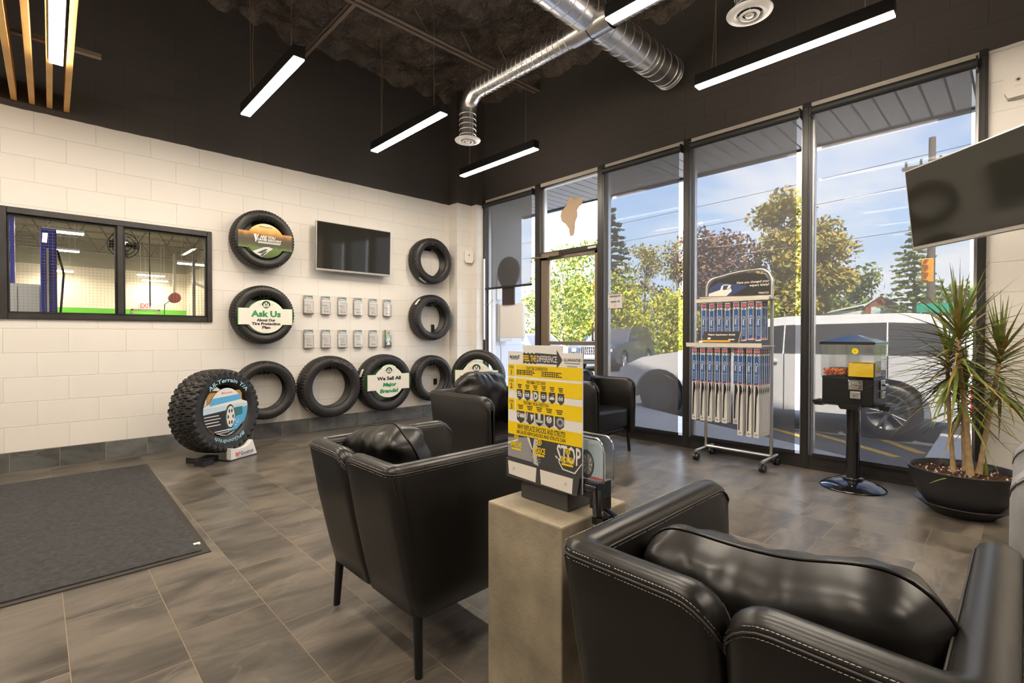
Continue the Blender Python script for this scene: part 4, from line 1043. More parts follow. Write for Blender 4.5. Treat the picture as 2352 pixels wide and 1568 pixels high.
# ------------------------------------------------------------------ big all terrain tire on its floor stand
T9 = thing('tire_display', 'big knobby all terrain tire standing on a low display stand', 'tire', (1.155, 5.03, .435), R(30))
tire_parts(T9, .372, .232, .27, 'at', M['rubber_at'])
tire_letters(T9, [('All-Terrain T/A', .036, .47, PI / 2 - .08, False), ('BFGoodrich', .034, .34, -PI / 2 + .02, False)], .272, .27, M['letter_blue'])
T9.rotation_euler = (R(-3), 0, R(30))
t = thing('tire_stand', 'white tire display stand printed with the tire maker name', 'stand', (1.155, 5.03, 0), R(28))
b = MB(); b.T = Matrix(((1, 0, 0, 0), (0, 0, 1, -.20), (0, 1, 0, 0), (0, 0, 0, 1)))
b.prism([(-.03, .010), (.255, .010), (.205, .150), (.165, .112), (.12, .095), (.06, .092), (-.03, .112)], 0, .05, 0); o = b.build('front_plate', [M['print_white']], t); bevel(o, .004)
b = MB(); b.bb(-.05, .255, -.20, .16, 0, .012); b.bb(-.20, -.05, -.08, .12, 0, .05); b.bb(-.25, -.15, -.14, -.04, 0, .045); b.build('base', M['black_plastic'], t)
b = MB(); b.T = frame((.116, -.2012, .050), (1, 0, 0), (0, 0, 1)); b.text('BF', .034, -.072, 0, 0, 0, w=.048, bold=.03); b.text('Goodrich', .034, .026, 0, 0, 1, w=.14, bold=.02); b.rect(-.09, .085, -.030, -.027, 0, 1); b.build('lettering', [M['print_red'], M['print_navy']], t)
t = thing('tire_insert_sign', 'blue off road picture sign set in the all terrain tire', 'sign', (1.155, 5.03, .43), R(30))
t.scale = (.885, 1, .9); yI = -.112
b = MB(); b.T = frame((0, yI, 0), (1, 0, 0), (0, 0, 1)); out2 = badge_outline(.21, .235, .285, .10)
out2 = [(x, z - (.035 if abs(x) > .22 else 0)) for x, z in out2]
b.prism(out2, -.006, 0, 1); b.poly(out2, 0, .0006)
def lev(z, d=0): return [(x, zz) for x, zz in out2 if zz < z]
b.poly([(-.20, .075), (.19, .105), (.155, .16), (-.165, .145)], 2, .0012); b.poly([(-.20, .015), (.20, .055), (.19, .105), (-.20, .075)], 0, .0014)
b.poly([(-.283, .062), (.283, .062), (.283, -.132), (.2, -.132), (.14, -.19), (0, -.232), (-.12, -.2), (-.2, -.132), (-.283, -.132)], 3, .0016)
b.poly([(-.283, .062), (.283, .062), (.283, .01), (.08, .02), (-.283, .0)], 4, .0020)
b.poly([(.06, .0), (.283, .03), (.283, -.13), (.2, -.132), (.13, -.19), (.02, -.20), (.01, -.1)], 2, .0020)
b.poly([(.10, .03), (.20, .03), (.2, -.05), (.1, -.06)], 5, .0022)
b.disc(.045, -.055, .062, .0026, 1, 28, .125); b.disc(.05, -.055, .050, .0030, 0, 28, .105)
for k in range(6):
    a = k * PI / 3; b.disc(.05 + .03 * math.cos(a), -.055 + .066 * math.sin(a), .010, .0034, 1, 10, .020)
for j in range(4): b.rect(-.26, -.09 + .02 * (j % 2), -.028 - .030 * j, -.020 - .030 * j, .0026, 0)
b.rect(-.14, .07, -.185, -.175, .0026, 0); b.rect(-.12, .03, -.205, -.196, .0026, 7)
r_ = random.Random(2)
for k in range(40): x = r_.uniform(.02, .27); b.disc(x, -.12 + r_.uniform(-.03, .03), r_.uniform(.003, .008), .0028, 4, 7)
b.text('BFGoodrich', .018, .01, .188, .0016, 6, w=.13, bold=.02)
b.build('picture_board', [M['print_white'], M['print_dark'], M['print_sky'], M['print_black'], M['print_paleblue'], mat('teal print', (.03, .18, .20), .4), M['print_red'], M['print_lgrey']], t)
b = MB(); b.bb(-.21, .21, yI + .012, yI + .016, -.2, .2); b.bb(-.01, .01, yI + .016, .1, -.2, .2); b.build('cardboard_back', mat('cardboard', (.55, .34, .12), .8), t)

# ------------------------------------------------------------------ tire sale tire in the corner
T10 = thing('tire_display', 'tire framing the Tire Sale sign in the corner behind an armchair', 'tire', (4.18, 4.98, .57), R(-52))
tire_parts(T10, .355, .232, .225, 'road', M['rubber'])
t = thing('tire_stand', 'black floor stand under the Tire Sale tire', 'stand', (4.18, 4.98, 0), R(-52))
b = MB(); b.bb(-.24, .24, -.14, .14, 0, .03); b.build('base', M['black_plastic'], t)
for s in (-1, 1):
    b = MB(); b.tube([(s * .2, 0, .03), (s * .2, 0, .2), (s * .17, 0, .262)], .018, 8); b.build('upright', M['black_plastic'], t)
b = MB(); b.tube([(-.17, -.06, .245), (.0, -.06, .20), (.17, -.06, .245)], .012, 8); b.tube([(-.17, .06, .245), (.0, .06, .20), (.17, .06, .245)], .012, 8); b.tube([(0, 0, .03), (0, 0, .2)], .016, 8); b.build('cradle', M['black_plastic'], t)
out3 = badge_outline(.205, .20, .28, .10, .012)
t = insert_sign('tire_insert_sign', 'cream and green Tire Sale sign in the corner tire', (4.18 - .125 * math.sin(R(52)), 4.98 - .125 * math.cos(R(52)), .56), out3, R(-52))
b = MB(); b.T = frame((0, 0, 0), (1, 0, 0), (0, 0, 1)); shop_logo(b, 0, .128, .055, .001); b.text('TIRE SALE', .072, 0, -.005, .001, 1, w=.44, bold=.045); b.build('lettering', SG, t)

# ================================================================== flat screens
def tv(name, label, loc, rot, w, h):
    t = thing(name, label, 'television', loc, rot=rot)
    b = MB(); b.bb(-w / 2, w / 2, 0, .035, 0, h); o = b.build('case', M['tv_bezel'], t); bevel(o, .005)
    b = MB(); b.bb(-w / 2 + .009, w / 2 - .009, -.0015, 0, .024, h - .009); b.build('screen', M['screen_tv'], t)
    b = MB(); b.bb(-w * .3, w * .3, .035, .07, h * .08, h * .6); o = b.build('back_housing', M['black_plastic'], t); bevel(o, .01)
    b = MB(); b.bb(-.02, .02, -.003, -.0012, .008, .014); b.build('badge', M['chrome'], t)
    return t
t = tv('mounted_television', 'silver edged flat screen between the wall tires', (2.755, 5.575, 1.852), (R(2), 0, 0), .945, .562)
b = MB(); b.bb(-.2, .2, .07, .125, .2, .42); b.build('wall_bracket', M['black_steel'], t)
# screen on the swing arm at the right: turned towards the room, tipped down
t = tv('mounted_television', 'large silver edged flat screen on a swing arm at the right', (3.795, .175, 1.657), (0, 0, 0), .90, .515)
t.rotation_euler = (Matrix.Rotation(R(48) + PI, 4, 'Z') @ Matrix.Rotation(R(7), 4, 'X')).to_euler()
b = MB(); b.tube([(0, .07, .26), (.1, .28, .30), (.02, .52, .32)], .022, 8); b.bb(-.1, .1, .05, .075, .16, .36); b.build('swing_arm', M['black_steel'], t)

# ================================================================== brochure holders
def brochure_pair(i, j):
    x = 2.237 + .2008 * i; z = (1.352, .962)[j]; row = ('upper', 'lower')[j]
    nm = ['first', 'second', 'third', 'fourth', 'fifth', 'sixth'][i]
    t = thing('mounted_brochure_holder', 'clear brochure holder, %s from the left in the %s wall row' % (nm, row), 'brochure holder', (x, YT - .0015, z), group='clear brochure holders on the block wall')
    b = MB()
    b.bb(-.054, .054, -.003, 0, 0, .20); b.bb(-.054, .054, -.040, -.037, 0, .15); b.bb(-.054, -.051, -.040, 0, 0, .16); b.bb(.051, .054, -.040, 0, 0, .16)
    b.build('pocket', M['acrylic'], t)
    b = MB(); b.bb(-.05, .05, -.038, -.002, 0, .006 if not (i == 0 and j == 0) else .016); b.build('foot', M['print_brown'], t)
    special = (i == 5 and j == 1)
    lab = ('photo covered green brochure in the last lower wall holder' if special else 'grey headed white brochure, %s from the left in the %s wall row' % (nm, row))
    q = thing('brochure', lab, 'brochure', (x, YT - .02, z + .007), group='brochures in the wall holders')
    b = MB(); b.bb(-.0485, .0485, -.012, .012, 0, .207 if not special else .21)
    b.T = frame((0, -.0124, 0), (1, 0, 0), (0, 0, 1))
    if special:
        b.rect(-.0485, .0485, 0, .21, 0, 3); b.rect(-.0485, -.022, 0, .21, .0002, 5); b.rect(-.02, .0485, .1, .21, .0002, 6); b.poly([(-.0485, 0), (.0485, 0), (.0485, .05), (.02, .07), (-.02, .05), (-.0485, .08)], 4, .0004); b.poly([(-.015, .015), (.04, .02), (.035, .05), (.01, .06), (-.01, .045)], 0, .0006)
        b.ring(.012, .172, .009, .015, .0006, 4); b.rect(-.006, .03, .136, .146, .0006, 2); b.rect(-.004, .028, .114, .124, .0006, 2)
    else:
        k = {0: .094, 1: .098, 2: .098, 3: .068, 4: .09, 5: .10}[i] if j == 0 else {0: .10, 1: .104, 2: .098, 3: .13, 4: .12}[i]
        b.rect(-.0485, .0485, .165, .207, 0, 1); b.rect(-.006, .040, .188, .198, .0003, 2); b.rect(-.032, .036, .172, .181, .0003, 7); b.rect(-.0485, .0485, .135, .165, 0, 8)
        b.rect(-.0485, .015, k, k + .004, .0003, 2 if j else 4)
        for q2 in range(4): b.rect(-.025, .028 - .01 * (q2 % 2), k - .014 - .010 * q2, k - .0115 - .010 * q2, .0003, 1) if k - .014 - .010 * q2 > .045 else None
        b.ring(-.012, .030, .006, .010, .0003, 4); b.rect(.006, .034, .026, .031, .0003, 4)
    b.build('cover', [M['paper'], M['print_grey'], M['print_green'], M['print_paleblue'], M['print_dark'], M['print_field'], M['print_lgrey'], M['print_white'], mat('lavender print', (.68, .67, .70), .4)], q)
for j in range(2):
    for i in range(6): brochure_pair(i, j)

# ================================================================== small wall fittings
def sensor(label, loc, rz, s):
    t = thing('motion_detector', label, 'motion sensor', loc, rz)
    b = MB(); pts = [(-.035, -.06), (.035, -.06), (.048, -.03), (.05, .05), (.04, .065), (-.04, .065), (-.05, .05), (-.048, -.03)]
    b.T = frame((0, 0, 0), (1, 0, 0), (0, 0, 1)); b.prism([(x * s, z * s) for x, z in pts], 0, .045 * s); o = b.build('cover', M['white_plastic'], t); bevel(o, .012 * s, 3)
    b = MB(); b.T = frame((0, -.0455 * s, .02 * s), (1, 0, 0), (0, 0, 1)); b.disc(0, 0, .012 * s, .0003, 0); b.disc(0, 0, .006 * s, .0006, 1); b.rect(-.015 * s, .015 * s, -.03 * s, -.027 * s, .0003, 0); b.build('lens', [M['print_lgrey'], M['print_dark']], t)
sensor('white motion sensor on the corner column beside the upper tire', (4.425, 5.51, 2.215), R(-18), 1.35)
sensor('white motion sensor high on the right block wall', (4.65, .045, 2.74), R(-90), 1.35)
t = thing('wall_outlet', 'small black outlet on the wall seen through the corner tire hole', 'outlet', (3.945, YT - .001, 1.21))
b = MB(); b.bb(-.022, .022, -.03, 0, -.05, .05); o = b.build('plate', M['black_plastic'], t); bevel(o, .004)
t = thing('wall_outlet', 'small black outlet seen through the film wrapped tire', 'outlet', (3.99, YT - .001, .47))
b = MB(); b.bb(-.025, .025, -.02, 0, -.04, .04); o = b.build('plate', M['black_plastic'], t); bevel(o, .004)
t = thing('coat_hook', 'thin wire coat hook on the window edge near the corner', 'hook', (4.615, 5.39, 1.55))
b = MB(); b.tube([(0, .16, .06), (0, .09, .01), (0, 0, 0), (0, -.13, .0), (0, -.21, .06)], .005, 6); b.build('wire', M['black_steel'], t)
t = thing('metal_strip', 'pale metal strip standing along the corner window edge', 'metal strip', (4.60, 5.37, 1.05))
b = MB(); b.bb(0, .02, -.014, .014, 0, 1.15); b.build('strip', M['alu'], t)
# stickers and signs on the glass
t = thing('window_sticker', 'large brown blob shaped sticker back on the glass over the door', 'sticker', (4.70, 3.83, 2.56))
b = MB(); b.T = frame((-.0022, 0, 0), (0, -1, 0), (0, 0, 1))
pp = [(.0, -.245), (-.035, -.235), (-.045, -.15), (-.10, -.08), (-.16, -.04), (-.185, .03), (-.165, .09), (-.12, .12), (-.075, .15), (-.06, .215), (-.02, .245), (.03, .225), (.045, .185), (.075, .20), (.13, .205), (.165, .17), (.15, .125), (.115, .10), (.08, .06), (.085, -.02), (.05, -.08), (.04, -.19), (.025, -.235)]
b.prism([(x * 1.0, z) for x, z in pp], 0, .0015); b.build('sheet', M['sticker_brown'], t)
t = thing('hanging_board', 'dark keyhole shaped board hung inside the corner window', 'sign board', (4.632, 4.87, 1.53))
b = MB(); b.T = frame((0, 0, 0), (0, -1, 0), (0, 0, 1))
pts = [(-.115, 0), (.115, 0), (.115, .24)] + [(.215 * math.cos(a), .44 + .205 * math.sin(a)) for a in [-.62 + (PI + 1.24) * k / 24 for k in range(25)]] + [(-.115, .24)]
b.prism(pts, 0, .022); b.build('board', M['dark_board'], t)
t = thing('window_sign_box', 'white box sign hung low in the corner window with a cord', 'sign box', (4.68, 4.845, 1.075))
b = MB(); b.bb(-.05, 0, -.24, .24, 0, .47); o = b.build('case', M['print_white'], t); bevel(o, .008)
b = MB(); b.tube([(-.05, .215, .46), (-.055, .205, .25), (-.052, .215, .02), (-.04, .20, -.2), (-.045, .19, -.5), (-.03, .2, -.95)], .005, 6); b.build('cord', M['print_grey'], t)
b = MB(); b.bb(-.053, -.049, -.04, .04, .445, .455); b.build('hanger', M['alu'], t)
t = thing('notice_sticker', 'small white two line notice on the blind left of the wiper rack', 'notice', (4.594, 3.135, 1.405))
b = MB(); b.T = frame((-.001, 0, 0), (0, -1, 0), (0, 0, 1)); b.prism([(-.098, 0), (.098, 0), (.098, .163), (-.098, .163)], -.0006, 0, 1); b.rect(-.094, .094, .004, .159, .0004, 0)
for (x0, x1, z0) in ((-.07, .03, .125), (.04, .07, .128), (-.055, .02, .066), (.032, .058, .069)):
    x = x0
    while x < x1 - .004: b.rect(x, x + .0075, z0, z0 + .019, .0008, 1); x += .0095
b.ring(0, .107, .006, .010, .0008, 2); b.ring(0, .035, .009, .013, .0008, 2); b.rect(-.009, .009, .033, .037, .0008, 2)
b.build('sheet', [M['print_lgrey'], M['print_dark'], M['print_pink']], t)
# ================================================================== leather armchairs
def make_chair(label, loc, rz, leather):
    """local frame: faces +X, origin on the floor under the rear top edge"""
    t = thing('leather_armchair', label, 'armchair', loc, rz, group='leather tub armchairs')
    ZB, ZT, TH, FX, YO = .185, .70, .068, .69, .328
    xb = lambda z: .105 * (1 - (z - ZB) / (ZT - ZB))
    yo = lambda z: YO - .015 * (1 - (z - ZB) / (ZT - ZB))
    RC = .045
    def path(u, z, off):
        """u in 0..1 along arm front -> back corner -> centre seam; off = inward offset"""
        X0, Y0 = xb(z) + off, yo(z) - off
        rc = max(.008, RC - off * .55); la = FX - X0 - rc; lc = rc * PI / 2; lb = Y0 - rc
        if u < .5: q = u / .5; return Vector((FX - la * q, Y0, z))
        if u < .6:
            a = (u - .5) / .1 * PI / 2; return Vector((X0 + rc - rc * math.sin(a), Y0 - rc + rc * math.cos(a), z))
        q = (u - .6) / .4; return Vector((X0, lb * (1 - q), z))
    us = [0, .004, .012, .025, .04, .06, .085, .12] + [.12 + .38 * k / 6 for k in range(1, 7)] + [.5 + .1 * k / 6 for k in range(1, 7)] + [.6 + .26 * k / 4 for k in range(1, 5)] + [.89, .92, .945, .965, .98, .99, .997, 1.0]
    dist0 = lambda u: u / .5 * .6
    dist1 = lambda u: (1 - u) / .4 * .28
    def top(u):
        z = ZT
        for d, r in ((dist0(u), .085), (dist1(u), .075)):
            if d < r: z -= r - math.sqrt(max(0, r * r - (r - d) ** 2))
        return z
    def inset(u):      # the ends are rolled over too
        i = 0
        for d, r in ((dist0(u), .022), (dist1(u), .03)):
            if d < r: i = max(i, .024 * (1 - math.sqrt(max(0, 1 - (1 - d / r) ** 2))))
        return i
    for s in (1, -1):
        rings = []; edge_o, edge_i = [], []
        for u in us:
            zt = top(u); i = inset(u); c = .020
            prof = [(i + .012, ZB), (i, ZB + .012), (i - .004, ZB + .2 * (zt - ZB)), (i - .006, ZB + .6 * (zt - ZB)), (i, zt - c), (i + c * .3, zt - c * .3), (i + c, zt + .001),
                    (TH * .5, zt + .005), (TH - i - c, zt + .001), (TH - i - c * .3, zt - c * .3), (TH - i, zt - c), (TH - i, ZB + .55 * (zt - ZB)), (TH - i, ZB + .012), (TH - i - .012, ZB)]
            rings.append([path(u, z, o) for (o, z) in prof]); edge_o.append(path(u, zt - c, i - .0015)); edge_i.append(path(u, zt - c, TH - i + .0015))
        m = len(rings[0]); b = MB(); b.T = Matrix.Diagonal((1, s, 1, 1))
        vs = [p for r in rings for p in r]; n = len(rings)
        fs = [(k * m + i, k * m + (i + 1) % m, (k + 1) * m + (i + 1) % m, (k + 1) * m + i) for k in range(n - 1) for i in range(m)]
        if s > 0: fs = [f[::-1] for f in fs]
        b.add(vs, fs, 0, True)
        b.add(rings[0], [tuple(range(m))], 0, True); b.add(rings[-1], [tuple(range(m))], 0, True)
        b.tube(edge_o, .0022, 5, 1); b.tube(edge_i, .0022, 5, 1)
        b.tube([path(.55, ZB + .02 + (ZT - .05 - ZB) * k / 10, -.001) for k in range(11)], .0018, 5, 1)
        for E, dz in ((edge_o, -.007), (edge_i, -.007), (edge_o, .010)):
            acc = 0.0
            for p, q in zip(E[:-1], E[1:]):
                d = q - p; ln = d.length
                if ln < 1e-6: continue
                d /= ln; x = -acc % .0068
                while x < ln - .0044:
                    a_, c_ = p + d * x, p + d * (x + .0044); off = Vector((0, 0, dz))
                    b.add([a_ + off + Vector((0, .0004, .0006)), a_ + off - Vector((0, -.0004, .0006)), c_ + off - Vector((0, -.0004, .0006)), c_ + off + Vector((0, .0004, .0006)),
                           a_ + off * 1 + Vector((-.0016, -.0012, 0)), c_ + off + Vector((-.0016, -.0012, 0))], [(0, 1, 2, 3), (0, 3, 5, 4), (1, 4, 5, 2)], 2); x += .0068
                acc += ln
        b.build('side_shell', [leather, M['piping'], M['thread']], t)
    b = MB(); b.bb(.115, FX - .035, -YO + TH + .008, YO - TH - .008, .235, .425); o = b.build('seat', leather, t); bevel(o, .028, 4)
    b = MB(); b.bb(.12, FX - .05, -YO + TH - .01, YO - TH + .01, .195, .236); o = b.build('seat_base', leather, t); bevel(o, .008, 2)
    for (x, y) in ((.118, .292), (.118, -.292), (FX - .06, .285), (FX - .06, -.285)):
        b = MB(); b.cyl((x + (.008 if x < .3 else -.01), y * .98, .205), (x, y * 1.04, 0), .0175, .0135, 14); b.build('leg', M['satin_black'], t)
    return t
def make_pillow(label, chair, lift=0.0, seed=1, tilt=0.0, w=.50, h=.36, dx=0.0, dy=0.0, yaw=0.0, leather=None):
    t = thing('leather_pillow', label, 'pillow', (0, 0, 0), group='black leather pillows on the armchairs')
    cz = chair.rotation_euler.z; c, s = math.cos(cz), math.sin(cz); lx, ly = .238 + dx, dy
    t.location = (chair.location.x + lx * c - ly * s, chair.location.y + lx * s + ly * c, .432 + h * .47 + lift)
    t.rotation_euler = (tilt, R(-14), cz + yaw)
    nu, nv = 30, 24; b = MB(); vs = []; sd = Vector((seed * 3.1, seed * 1.7, 0)); edge = []
    def surf(u, v, side):
        # square -> rounded square, so the corners are soft and slightly pulled in
        un, vn = u * math.sqrt(1 - .36 * v ** 4), v * math.sqrt(1 - .40 * u ** 4)
        k = 1.07; un *= k; vn *= k
        m_ = max(abs(u), abs(v)); e = max(0, 1 - m_ ** 3.4) ** .5
        y = un * w / 2; z = vn * h / 2 - .018 * max(0, v) * math.cos(u * 1.9 - .3) + .007 * math.sin(u * 2.6 + seed) * max(0, v)
        wr = .012 * noise.noise(Vector((u * 2.6, v * 2.6, side * 2)) + sd) + .016 * noise.noise(Vector((u * 8, v * 2.0, side)) + sd) * m_ ** 2 + .012 * noise.noise(Vector((u * 2.2, v * 9, side * 3)) + sd) * m_ ** 3
        rad = .008 * math.sin(13 * math.atan2(v, u) + seed) * m_ ** 4
        x = side * (.092 * e + (wr + rad) * min(1, e * 3) + .003) + .018 * noise.noise(Vector((u * 1.4, v * 1.4, 7)) + sd) + .012 * math.sin(u * 2.2 + seed)
        return Vector((x, y, z))
    for side in (-1, 1):
        g = [surf(-1 + 2 * i / nu, -1 + 2 * j / nv, side) for j in range(nv + 1) for i in range(nu + 1)]
        fs = [(j * (nu + 1) + i, j * (nu + 1) + i + 1, (j + 1) * (nu + 1) + i + 1, (j + 1) * (nu + 1) + i) for j in range(nv) for i in range(nu)]
        if side < 0: fs = [f[::-1] for f in fs]
        b.add(g, fs, 0, True)
    o = b.build('cover', leather or M['leather'], t); m_ = o.modifiers.new('weld', 'WELD'); m_.merge_threshold = .0005
    su = o.modifiers.new('sub', 'SUBSURF'); su.levels = 1; su.render_levels = 1
    rim = [surf(-1 + 2 * i / 24, -1, 1) for i in range(24)] + [surf(1, -1 + 2 * i / 20, 1) for i in range(20)] + [surf(1 - 2 * i / 24, 1, 1) for i in range(24)] + [surf(-1, 1 - 2 * i / 20, 1) for i in range(20)]
    b = MB(); b.tube([p * 1.002 for p in rim], .0035, 6, 0, False, True); b.build('seam', M['leather'], t)
    b = MB(); r2 = [Vector((p.x + .007, p.y * .955, p.z * .95)) for p in rim]
    return t
LB = M['leather']
cA = make_chair('black leather armchair left of the concrete pedestal, seen from behind', (.765, 1.658, 0), 0, LB)
cD = make_chair('black leather armchair filling the lower right corner, seen from behind', (.745, .325, 0), 0, LB)
cB = make_chair('black leather armchair behind the yellow sign, side on to the view', (2.43, 3.10, 0), R(-90), LB)
cE = make_chair('black leather armchair near the glazed door, facing left of the camera', (3.80, 3.26, 0), R(-90), LB)
cF = make_chair('pale grey vinyl armchair cut off by the right edge', (2.535, -.66, 0), R(90), M['leather_grey'])
make_pillow('black leather pillow in the armchair left of the pedestal', cA, seed=2, h=.345, w=.47, lift=-.005, dx=-.005, dy=.075, tilt=R(-6))
make_pillow('large black leather pillow in the lower right armchair', cD, seed=5, h=.35, w=.50, lift=-.035, dx=.0, dy=-.015, tilt=R(-6))
make_pillow('wrinkled black leather pillow leaning in the armchair behind the yellow sign', cB, seed=9, h=.36, w=.50, lift=.055, yaw=R(8), dx=.03, tilt=R(4))
make_pillow('black leather pillow in the armchair near the glazed door', cE, seed=12, h=.34, w=.46, lift=.01, dx=-.01)

# ================================================================== mat
t = thing('floor_mat', 'charcoal ribbed entrance mat with black rubber edge', 'mat', (-.37, 4.06, 0), R(0))
b = MB(); b.prism([(-1.03, -1.19), (1.005, -1.175), (1.045, 1.175), (-1.03, 1.20)], 0, .005); b.build('rubber_border', M['mat_edge'], t)
b = MB(); b.prism([(-1.0, -1.155), (.972, -1.14), (1.012, 1.14), (-1.0, 1.165)], .004, .011); o = b.build('pile', M['mat_pile'], t); bevel(o, .004, 2)
b = MB(); b.bb(.955, .985, -1.045, -1.02, .0052, .0115); b.build('care_tag', M['print_cream'], t)

# ================================================================== concrete pedestal and the yellow display
b = MB(); b.bb(0, .305, -.15, .15, 0, .60); o = b.build('concrete_pedestal', M['concrete']); o.location = (1.0, .998, 0); bevel(o, .006, 2)
tag(o, 'square cast concrete pedestal between two black armchairs', 'pedestal')
t = thing('display_stand', 'yellow and white shock absorber sales display on the pedestal', 'display stand', (1.085, 1.0, .60))
b = MB(); b.bb(.012, .205, -.092, .100, 0, .075); o = b.build('base', M['print_dark'], t); bevel(o, .004)
b = MB(); b.bb(.012, .16, -.10, .145, .074, .108); b.bb(.012, .072, -.20, -.10, .060, .108); o = b.build('platform', mat('slate blue plastic', (.018, .026, .034), .35), t); bevel(o, .003)
b = MB(); b.bb(.045, .07, -.20, -.145, .02, .06); b.build('platform_end', M['black_plastic'], t)
P = [M['print_white'], M['print_yellow'], M['print_black'], M['print_dark'], M['print_grey'], M['print_lgrey']]
BW, BH = .298, .392; b = MB(); b.T = frame((0, .145, .068), (0, -1, 0), (0, 0, 1))
b.prism([(0, 0), (BW, 0), (BW, BH), (.225, BH), (.225, BH + .02), (.066, BH + .02), (.066, BH), (0, BH)], -.004, 0, 0)
V = lambda f: BH * (1 - f); n1, n2, n3 = .0004, .0008, .0012
def band(x0, x1, f0, f1, m_, n_=n1): b.rect(x0, x1, V(f1), V(f0), n_, m_)
xl = .030
for (f0, f1) in ((.105, .198), (.216, .312), (.378, .472)):
    band(0, xl, f0, f1, 1); band(xl + .004, BW, f0, f1 + (.0 if f0 < .2 else .016), 1)
band(0, BW, .566, .668, 1)
for k, (f, d) in enumerate(((.150, 0), (.260, 0), (.425, 0))):
    b.text('STEP', .0075, .0155, V(f - .022), n2, 2, w=.020, bold=.01); b.text(str(k + 1), .0165, .0155, V(f + .018), n2, 2, bold=.01)
b.text('START THE CONVERSATION', .0105, .125, V(.128), n2, 2, w=.088, bold=.012)
for (x, fs_, ws) in ((.040, (.150, .164, .178), (.072, .078, .070)), (.145, (.152, .166, .180), (.078, .068, .080))):
    for f, w_ in zip(fs_, ws):
        xx = x
        while xx < x + w_: l = .004 + .006 * ((xx * 9173) % 1); b.rect(xx, min(xx + l, x + w_), V(f) - .0018, V(f) + .0016, n2, 2); xx += l + .0016
b.rect(.132, .1325, V(.185), V(.145), n2, 4)
b.text('PERFORM A TEST DRIVE', .0105, .122, V(.238), n2, 2, w=.078, bold=.012)
def shield(x, f0, w_, h_, m_=3): b.poly([(x - w_ / 2, V(f0)), (x - w_ / 2, V(f0) - h_ * .72), (x, V(f0) - h_), (x + w_ / 2, V(f0) - h_ * .72), (x + w_ / 2, V(f0))], m_, n2)
for k in range(6):
    x = .053 + .0335 * k
    for j in range(3): b.rect(x - .009 + .0015 * j, x + .009 - .0012 * j, V(.266 + .012 * j), V(.266 + .012 * j) + .0026, n2, 2)
    shield(x, .300, .024, .034)
    z = V(.300) - .015
    if k in (1, 3, 5): b.poly([(x - .008, z - .006), (x + .008, z - .006), (x + .008, z + .002), (x + .005, z + .007), (x - .005, z + .007), (x - .008, z + .002)], 0, n3); b.rect(x - .004, x + .004, z + .002, z + .006, n3 + .0003, 3); b.rect(x - .006, x + .006, z - .004, z - .002, n3 + .0003, 3)
    elif k == 2: b.ring(x + .002, z, .004, .0085, n3, 0, ry=1.3); b.ring(x - .003, z, .007, .009, n3, 0, ry=1.3)
    elif k == 0: b.rect(x - .008, x + .003, z, z + .009, n3, 0); b.rect(x - .004, x + .001, z + .003, z + .007, n3 + .0003, 3); b.rect(x + .004, x + .008, z - .008, z + .003, n3, 0); b.rect(x - .007, x + .001, z - .006, z - .003, n3, 0)
    else: b.poly([(x - .009, z - .006), (x + .009, z - .006), (x + .009, z + .001), (x + .002, z + .003), (x - .004, z + .002), (x - .009, z - .002)], 0, n3); b.poly([(x - .004, z + .003), (x + .008, z + .009), (x + .008, z + .007)], 0, n3)
b.text('PERFORM A VISUAL INSPECTION', .0105, .122, V(.402), n2, 2, w=.104, bold=.012)
for k in range(5):
    x = .0575 + .0395 * k
    for j in range(3): b.rect(x - .013 + .002 * j, x + .012 - .0015 * j, V(.430 + .0125 * j), V(.430 + .0125 * j) + .0026, n2, 2)
    shield(x, .472, .0335, .038)
    z = V(.472) - .014
    if k == 0: b.ring(x - .010, z + .002, .002, .005, n3, 5, ry=1.7); b.rect(x - .003, x + .016, z - .006, z + .007, n3, 5); b.rect(x - .003, x + .016, z - .002, z + .001, n3 + .0002, 0)
    if k == 1: b.poly([(x - .016, z - .01), (x - .012, z + .012), (x - .008, z + .012), (x - .012, z - .012)], 5, n3); b.poly([(x + .002, z + .008), (x + .016, z + .008), (x + .012, z - .004), (x + .006, z - .012), (x + .004, z)], 0, n3)
    if k == 2: b.rect(x - .006, x + .006, z - .004, z + .014, n3, 5); b.rect(x - .002, x + .001, z - .004, z + .014, n3 + .0003, 0); b.rect(x - .015, x + .015, z - .013, z - .005, n3, 5)
    if k == 3: b.disc(x, z, .011, n3, 5, 20, .010); b.disc(x, z + .006, .010, n3 + .0003, 0, 20, .004); b.disc(x, z + .006, .004, n3 + .0005, 3, 14, .002)
    if k == 4:
        b.ring(x + .003, z - .002, .006, .014, n3, 4, ry=1.0)
        for q in range(5): a = .6 + q * .55; b.rect(x + .003 + .010 * math.cos(a) - .002, x + .003 + .010 * math.cos(a) + .002, z - .002 + .010 * math.sin(a) - .001, z - .002 + .010 * math.sin(a) + .001, n3 + .0003, 5)
b.rect(.05, .19, V(.558), V(.553), n2, 5)
b.text('WHY REPLACE SHOCKS AND STRUTS?', .0165, .140, V(.598), n2, 2, w=.196, bold=.015); b.text('BECAUSE NEW SHOCKS AND STRUTS CAN', .0105, .140, V(.640), n2, 2, w=.198, bold=.02)
b.text('MONROE', .0095, .030, V(.045), n2, 2, w=.042, bold=.02); b.rect(.008, .011, V(.037), V(.030), n2, 2); b.rect(.049, .052, V(.037), V(.030), n2, 2); b.rect(.014, .046, V(.065), V(.060), n2, 4)
ar = [(.068, V(.085)), (.068, V(.015))] + [(.068 + .056 * k / 14, V(.015) + (.003 if k % 4 in (1, 2) else 0)) for k in range(15)] + [(.205, V(.015)), (.205, V(-.02)), (.226, V(.052)), (.205, V(.118)), (.205, V(.088))] + [(.124 - .056 * k / 14, V(.086) - (.003 if k % 4 in (1, 2) else 0)) for k in range(15)]
